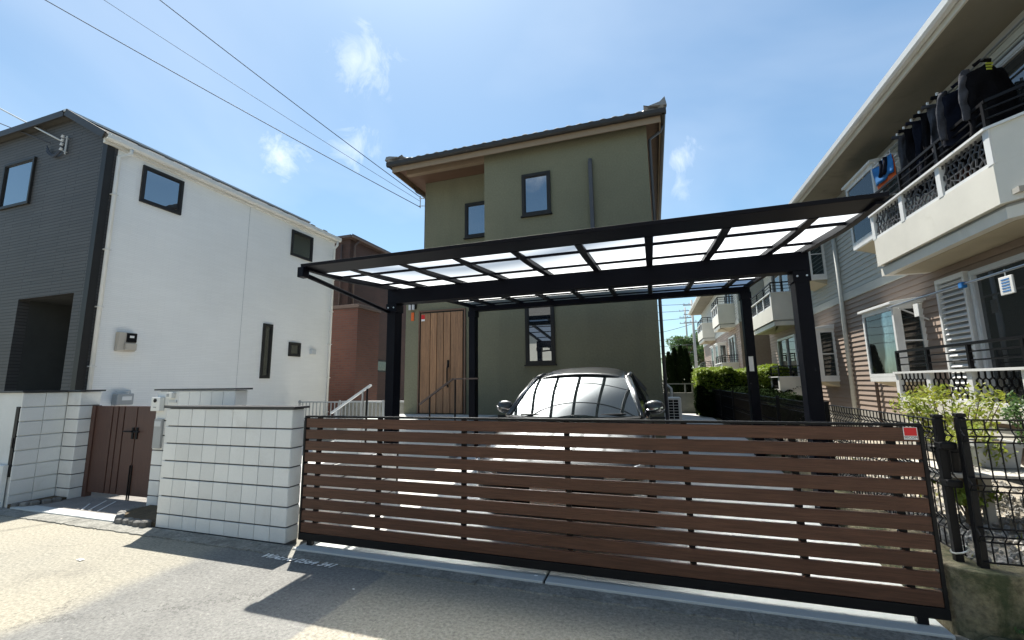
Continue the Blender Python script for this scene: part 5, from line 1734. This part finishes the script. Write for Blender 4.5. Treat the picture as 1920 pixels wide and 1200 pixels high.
def hedge(label, x0, x1, y0, y1, z0, z1, mat, n, size, seed, clip=True):
    r = random.Random(seed)
    t = thing('hedge', ((x0 + x1) / 2, (y0 + y1) / 2, z0), label, 'hedge')
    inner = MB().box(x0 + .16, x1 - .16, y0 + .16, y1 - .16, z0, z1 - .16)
    build('twigs', inner, M['leaf_shaded'], t)
    lf = MB()
    for i in range(n):
        f = r.random()
        if f < .42:
            p = (r.uniform(x0, x1), r.uniform(y0, y1), z1 - r.random() ** 2 * .14)
        elif f < .8:
            p = (r.uniform(x0, x1), y0 + r.random() ** 2 * .16, r.uniform(z0, z1))
        else:
            p = (x0 + r.random() ** 2 * .16, r.uniform(y0, y1), r.uniform(z0, z1))
        b = .07 * math.sin(p[0] * 4.2 + p[1]) + .05 * math.sin(p[0] * 9 + p[1] * 3) + .04 * math.sin(p[2] * 8 + p[0] * 3)
        p = Vector((p[0] + b * .5, p[1] + b, p[2] + b))
        s = size * r.uniform(.6, 1.3)
        q = Euler((r.uniform(-1, 1), r.uniform(-1, 1), r.uniform(0, 6.28))).to_matrix()
        a, c = q @ Vector((s, 0, 0)), q @ Vector((0, s * .55, 0))
        k = len(lf.v)
        lf.v += [tuple(p - a), tuple(p + c), tuple(p + a), tuple(p - c)]
        lf.f.append((k, k + 1, k + 2, k + 3))
    build('foliage', lf, mat, t, fix=False)


hedge('clipped yellow-green hedge glowing in the sun before the far apartments', 1.45, 4.3, 16.3, 19.0, .4, 1.95, M['leaf_bright'], 16000, .05, 3)
hedge('low dark hedge with shade in its leaf colour along the yard behind the mesh fence', 2.15, 3.45, 12.0, 15.1, .38, 1.12, M['leaf_shaded'], 9000, .04, 8)  # looks shaded through its dark leaf colour alone
hedge('dark hedge with shade painted into its leaves right in front of the bright yellow-green hedge', 1.30, 4.2, 15.2, 16.25, .4, 1.27, M['leaf_shaded'], 8000, .04, 18)  # its near-black leaves stand for the bright hedge's shaded face


def shrub(name, label, base, h, rad, stems, n, size, mat, seed, cat='shrub'):
    r = random.Random(seed)
    t = thing(name, base, label, cat)
    x, y, z = base
    st = MB(); lf = MB()
    for i in range(stems):
        a = r.uniform(0, 6.28); k = r.random() ** .6
        tip = (x + math.cos(a) * rad * k, y + math.sin(a) * rad * k, z + h * r.uniform(.65, 1.0))
        mid = (x + math.cos(a) * rad * k * .35, y + math.sin(a) * rad * k * .35, z + h * .4)
        st.tube([(x + r.uniform(-.03, .03), y + r.uniform(-.03, .03), z), mid, tip], [.009, .007, .003], 5)
        leaf_cloud(lf, tip, (rad * .34, rad * .34, h * .12), n // stems, size, r, shell=.2)
        leaf_cloud(lf, [(a_ + b_) / 2 for a_, b_ in zip(mid, tip)], (rad * .25, rad * .25, h * .1), n // stems // 3, size, r, shell=.2)
    build('stems', st, M['bark'], t, fix=False)
    build('leaves', lf, mat, t, fix=False)
    return t


shrub('nandina_shrub', 'airy yellow-green shrub in front of the lower terrace screen', (2.92, 5.78, .36), 1.06, .43, 24, 1500, .024, M['leaf_yellow'], 3)
shrub('leafy_shrub', 'small green shrub at the right edge below the terrace screen', (3.0, 4.9, .55), .82, .18, 9, 420, .022, M['leaf_mid'], 5)
shrub('leafy_shrub', 'light yellow shrub behind the fence corner posts', (2.62, 5.05, .36), .80, .26, 12, 520, .022, M['leaf_yellow'], 6)
shrub('leafy_plant', 'low fresh green plant on the ground behind the corner posts', (2.42, 4.72, .36), .34, .20, 10, 420, .026, M['leaf_bright'], 7, 'plant')
shrub('weed', 'small weeds at the foot of the retaining wall', (2.0, 3.40, .05), .10, .12, 8, 160, .014, M['leaf_mid'], 12, 'plant')


def planter(label, x0, x1, y0, y1, z0, z1, mat):
    t = thing('planter', ((x0 + x1) / 2, (y0 + y1) / 2, z0), label, 'planter')
    k = .03
    b = MB()
    b.v = [(x0 + k, y0 + k, z0), (x1 - k, y0 + k, z0), (x1 - k, y1 - k, z0), (x0 + k, y1 - k, z0), (x0, y0, z1), (x1, y0, z1), (x1, y1, z1), (x0, y1, z1)]
    b.f = [(3, 2, 1, 0), (0, 1, 5, 4), (1, 2, 6, 5), (2, 3, 7, 6), (3, 0, 4, 7), (4, 5, 6, 7)]
    build('box', b, mat, t, bevel=.006)
    rim = MB().box(x0 - .015, x1 + .015, y0 - .015, y0 + .015, z1 - .02, z1 + .02).box(x0 - .015, x1 + .015, y1 - .015, y1 + .015, z1 - .02, z1 + .02).box(x0 - .015, x0 + .015, y0 + .016, y1 - .016, z1 - .02, z1 + .02).box(x1 - .015, x1 + .015, y0 + .016, y1 - .016, z1 - .02, z1 + .02)
    build('rim', rim, mat, t)
    build('soil', MB().box(x0 + .016, x1 - .016, y0 + .016, y1 - .016, z1 + .001, z1 + .006), M['soil'], t)


planter('grey plastic planter box on the low bench behind the mesh fence', 2.60, 2.92, 4.86, 5.12, .80, 1.0, M['plastic_grey'])
planter('dark brown planter box at the right edge behind the mesh fence', 3.0, 3.6, 4.86, 5.14, .80, .98, M['brown_trim'])
t = thing('flower_pot', (2.32, 4.68, .80), 'round black flower pot with wide rim behind the corner post', 'flower pot')
build('pot', MB().lathe((2.32, 4.68, .80), [(.075, 0), (.095, .16), (.11, .17), (.11, .19), (.14, .20), (.13, .21)], 18), M['black_metal'], t, smooth=False)
t = thing('bench', (2.7, 4.68, .36), 'low grey plant bench behind the mesh fence', 'bench')
build('top', MB().box(2.15, 3.9, 4.56, 5.2, .765, .797), M['grey_base'], t, bevel=.004)
for xx in (2.55, 3.7):
    build('leg', MB().box(xx, xx + .06, 4.75, 4.81, .36, .764), M['grey_base'], t, bevel=.004)

# ================================================================== overhead cables and poles
def cable(label, pts, r, group='overhead cables', mat=None):
    t = MB().tube(pts, r, 6)
    return tag(build('cable', t, mat or M['cable'], smooth=True, fix=False), label, 'cable', group)


def sag(a, b, s, n=24):
    a, b = Vector(a), Vector(b)
    return [a.lerp(b, i / n) - Vector((0, 0, s * 4 * (i / n) * (1 - i / n))) for i in range(n + 1)]


ce = Vector((HX0 - .13, HYR - .07, 0))
for i, (q, z_, rr, lb) in enumerate((((-12.88, 4.94, 10.5), 6.68, .011, 'lowest black overhead cable from upper left to the green house corner'),
                                  ((-11.61, 5.37, 10.5), 6.86, .006, 'thin middle overhead cable from the top edge to the green house corner'),
                                  ((-10.4, 5.79, 10.5), 6.98, .011, 'uppermost black overhead cable from the top edge to the green house corner'))):
    a = Vector((ce.x, ce.y, z_)); b = Vector(q)
    end = a + (b - a) * 2.4
    end.z += 0.35
    mid = a.lerp(b, .5) - Vector((0, 0, .10))
    pts = []
    for k in range(25):
        f = k / 24 * 2.4
        # parabola through a (f=0), b (f=1)
        p = a + (b - a) * f
        p.z += -0.16 * f * (1 - f) * 1.0
        pts.append(p)
    cable(lb, pts, rr)
a = Vector((-10.60, WY0 - .07, 6.32))
b = Vector((-12.82, 4.52, 7.514))
cable('pale service cable running off the left edge to the dark house front', [a + (b - a) * (k / 12 * 3.5) - Vector((0, 0, .05 * math.sin(k / 12 * 3.14))) for k in range(13)], .016, mat=M['frame_silver'])
b = Vector((-12.9, 4.58, 7.23))
a = Vector((-10.9, WY0 - .09, 6.32))
cable('thin service cable below the pale one at the left edge', [a + (b - a) * (k / 12 * 3.5) - Vector((0, 0, .05 * math.sin(k / 12 * 3.14))) for k in range(13)], .009)


def upole(label, x, y, h):
    t = thing('utility_pole', (x, y, 0), label, 'utility pole', 'utility poles far behind')
    build('shaft', MB().tube([(x, y, 0), (x, y, h)], [.16, .10], 10), M['pole_concrete'], t, smooth=True)
    for z_ in (h - .5, h - 1.4, h - 2.2):
        build('crossarm', MB().box(x - .8, x + .8, y - .16, y - .08, z_ - .04, z_ + .04), M['plastic_grey'], t)
        for dx_ in (-.7, -.25, .25, .7):
            build('insulator', MB().tube([(x + dx_, y - .12, z_ + .041), (x + dx_, y - .12, z_ + .2)], .045, 8), M['porcelain'], t)


upole('grey utility pole beside the eave of the far apartments', 3.9, 44, 9.3)
upole('second utility pole farther away behind the cables', 4.6, 62, 11.5)
for i, (z_, s_) in enumerate(((8.9, .25), (8.3, .35), (7.6, .5), (7.0, 1.5), (5.6, .3), (5.0, .3), (4.3, .3))):
    cable(['top', 'second', 'third', 'deeply sagging', 'fifth', 'sixth', 'lowest'][i] + ' far cable seen between the green house and the far apartments', sag((-14, 40 + i, z_ + .6), (3.9, 44, z_), s_), .022, 'far overhead cables')

# ================================================================== house across the road (only seen mirrored in the glass)
oh = thing('opposite_house', (-3, -12, 0), 'pale house across the road, mirrored in the window panes', 'house')
build('wall', MB().box(-12, 6, -18, -8.5, 0, 5.6), M['cream'], oh)
build('roof', MB().prism([(-18.5, 5.602), (-8.0, 5.602), (-13.2, 7.6)], 'x', -12.5, 6.5), M['roof_slate'], oh)
for xx in (-9.5, -5.5, -1.5, 2.5):
    for z_ in (0.9, 3.6):
        f_ = MB().box(xx, xx + 1.5, -8.499, -8.46, z_, z_ + 1.2)
        build('window', f_, M['glass_dim'], oh)
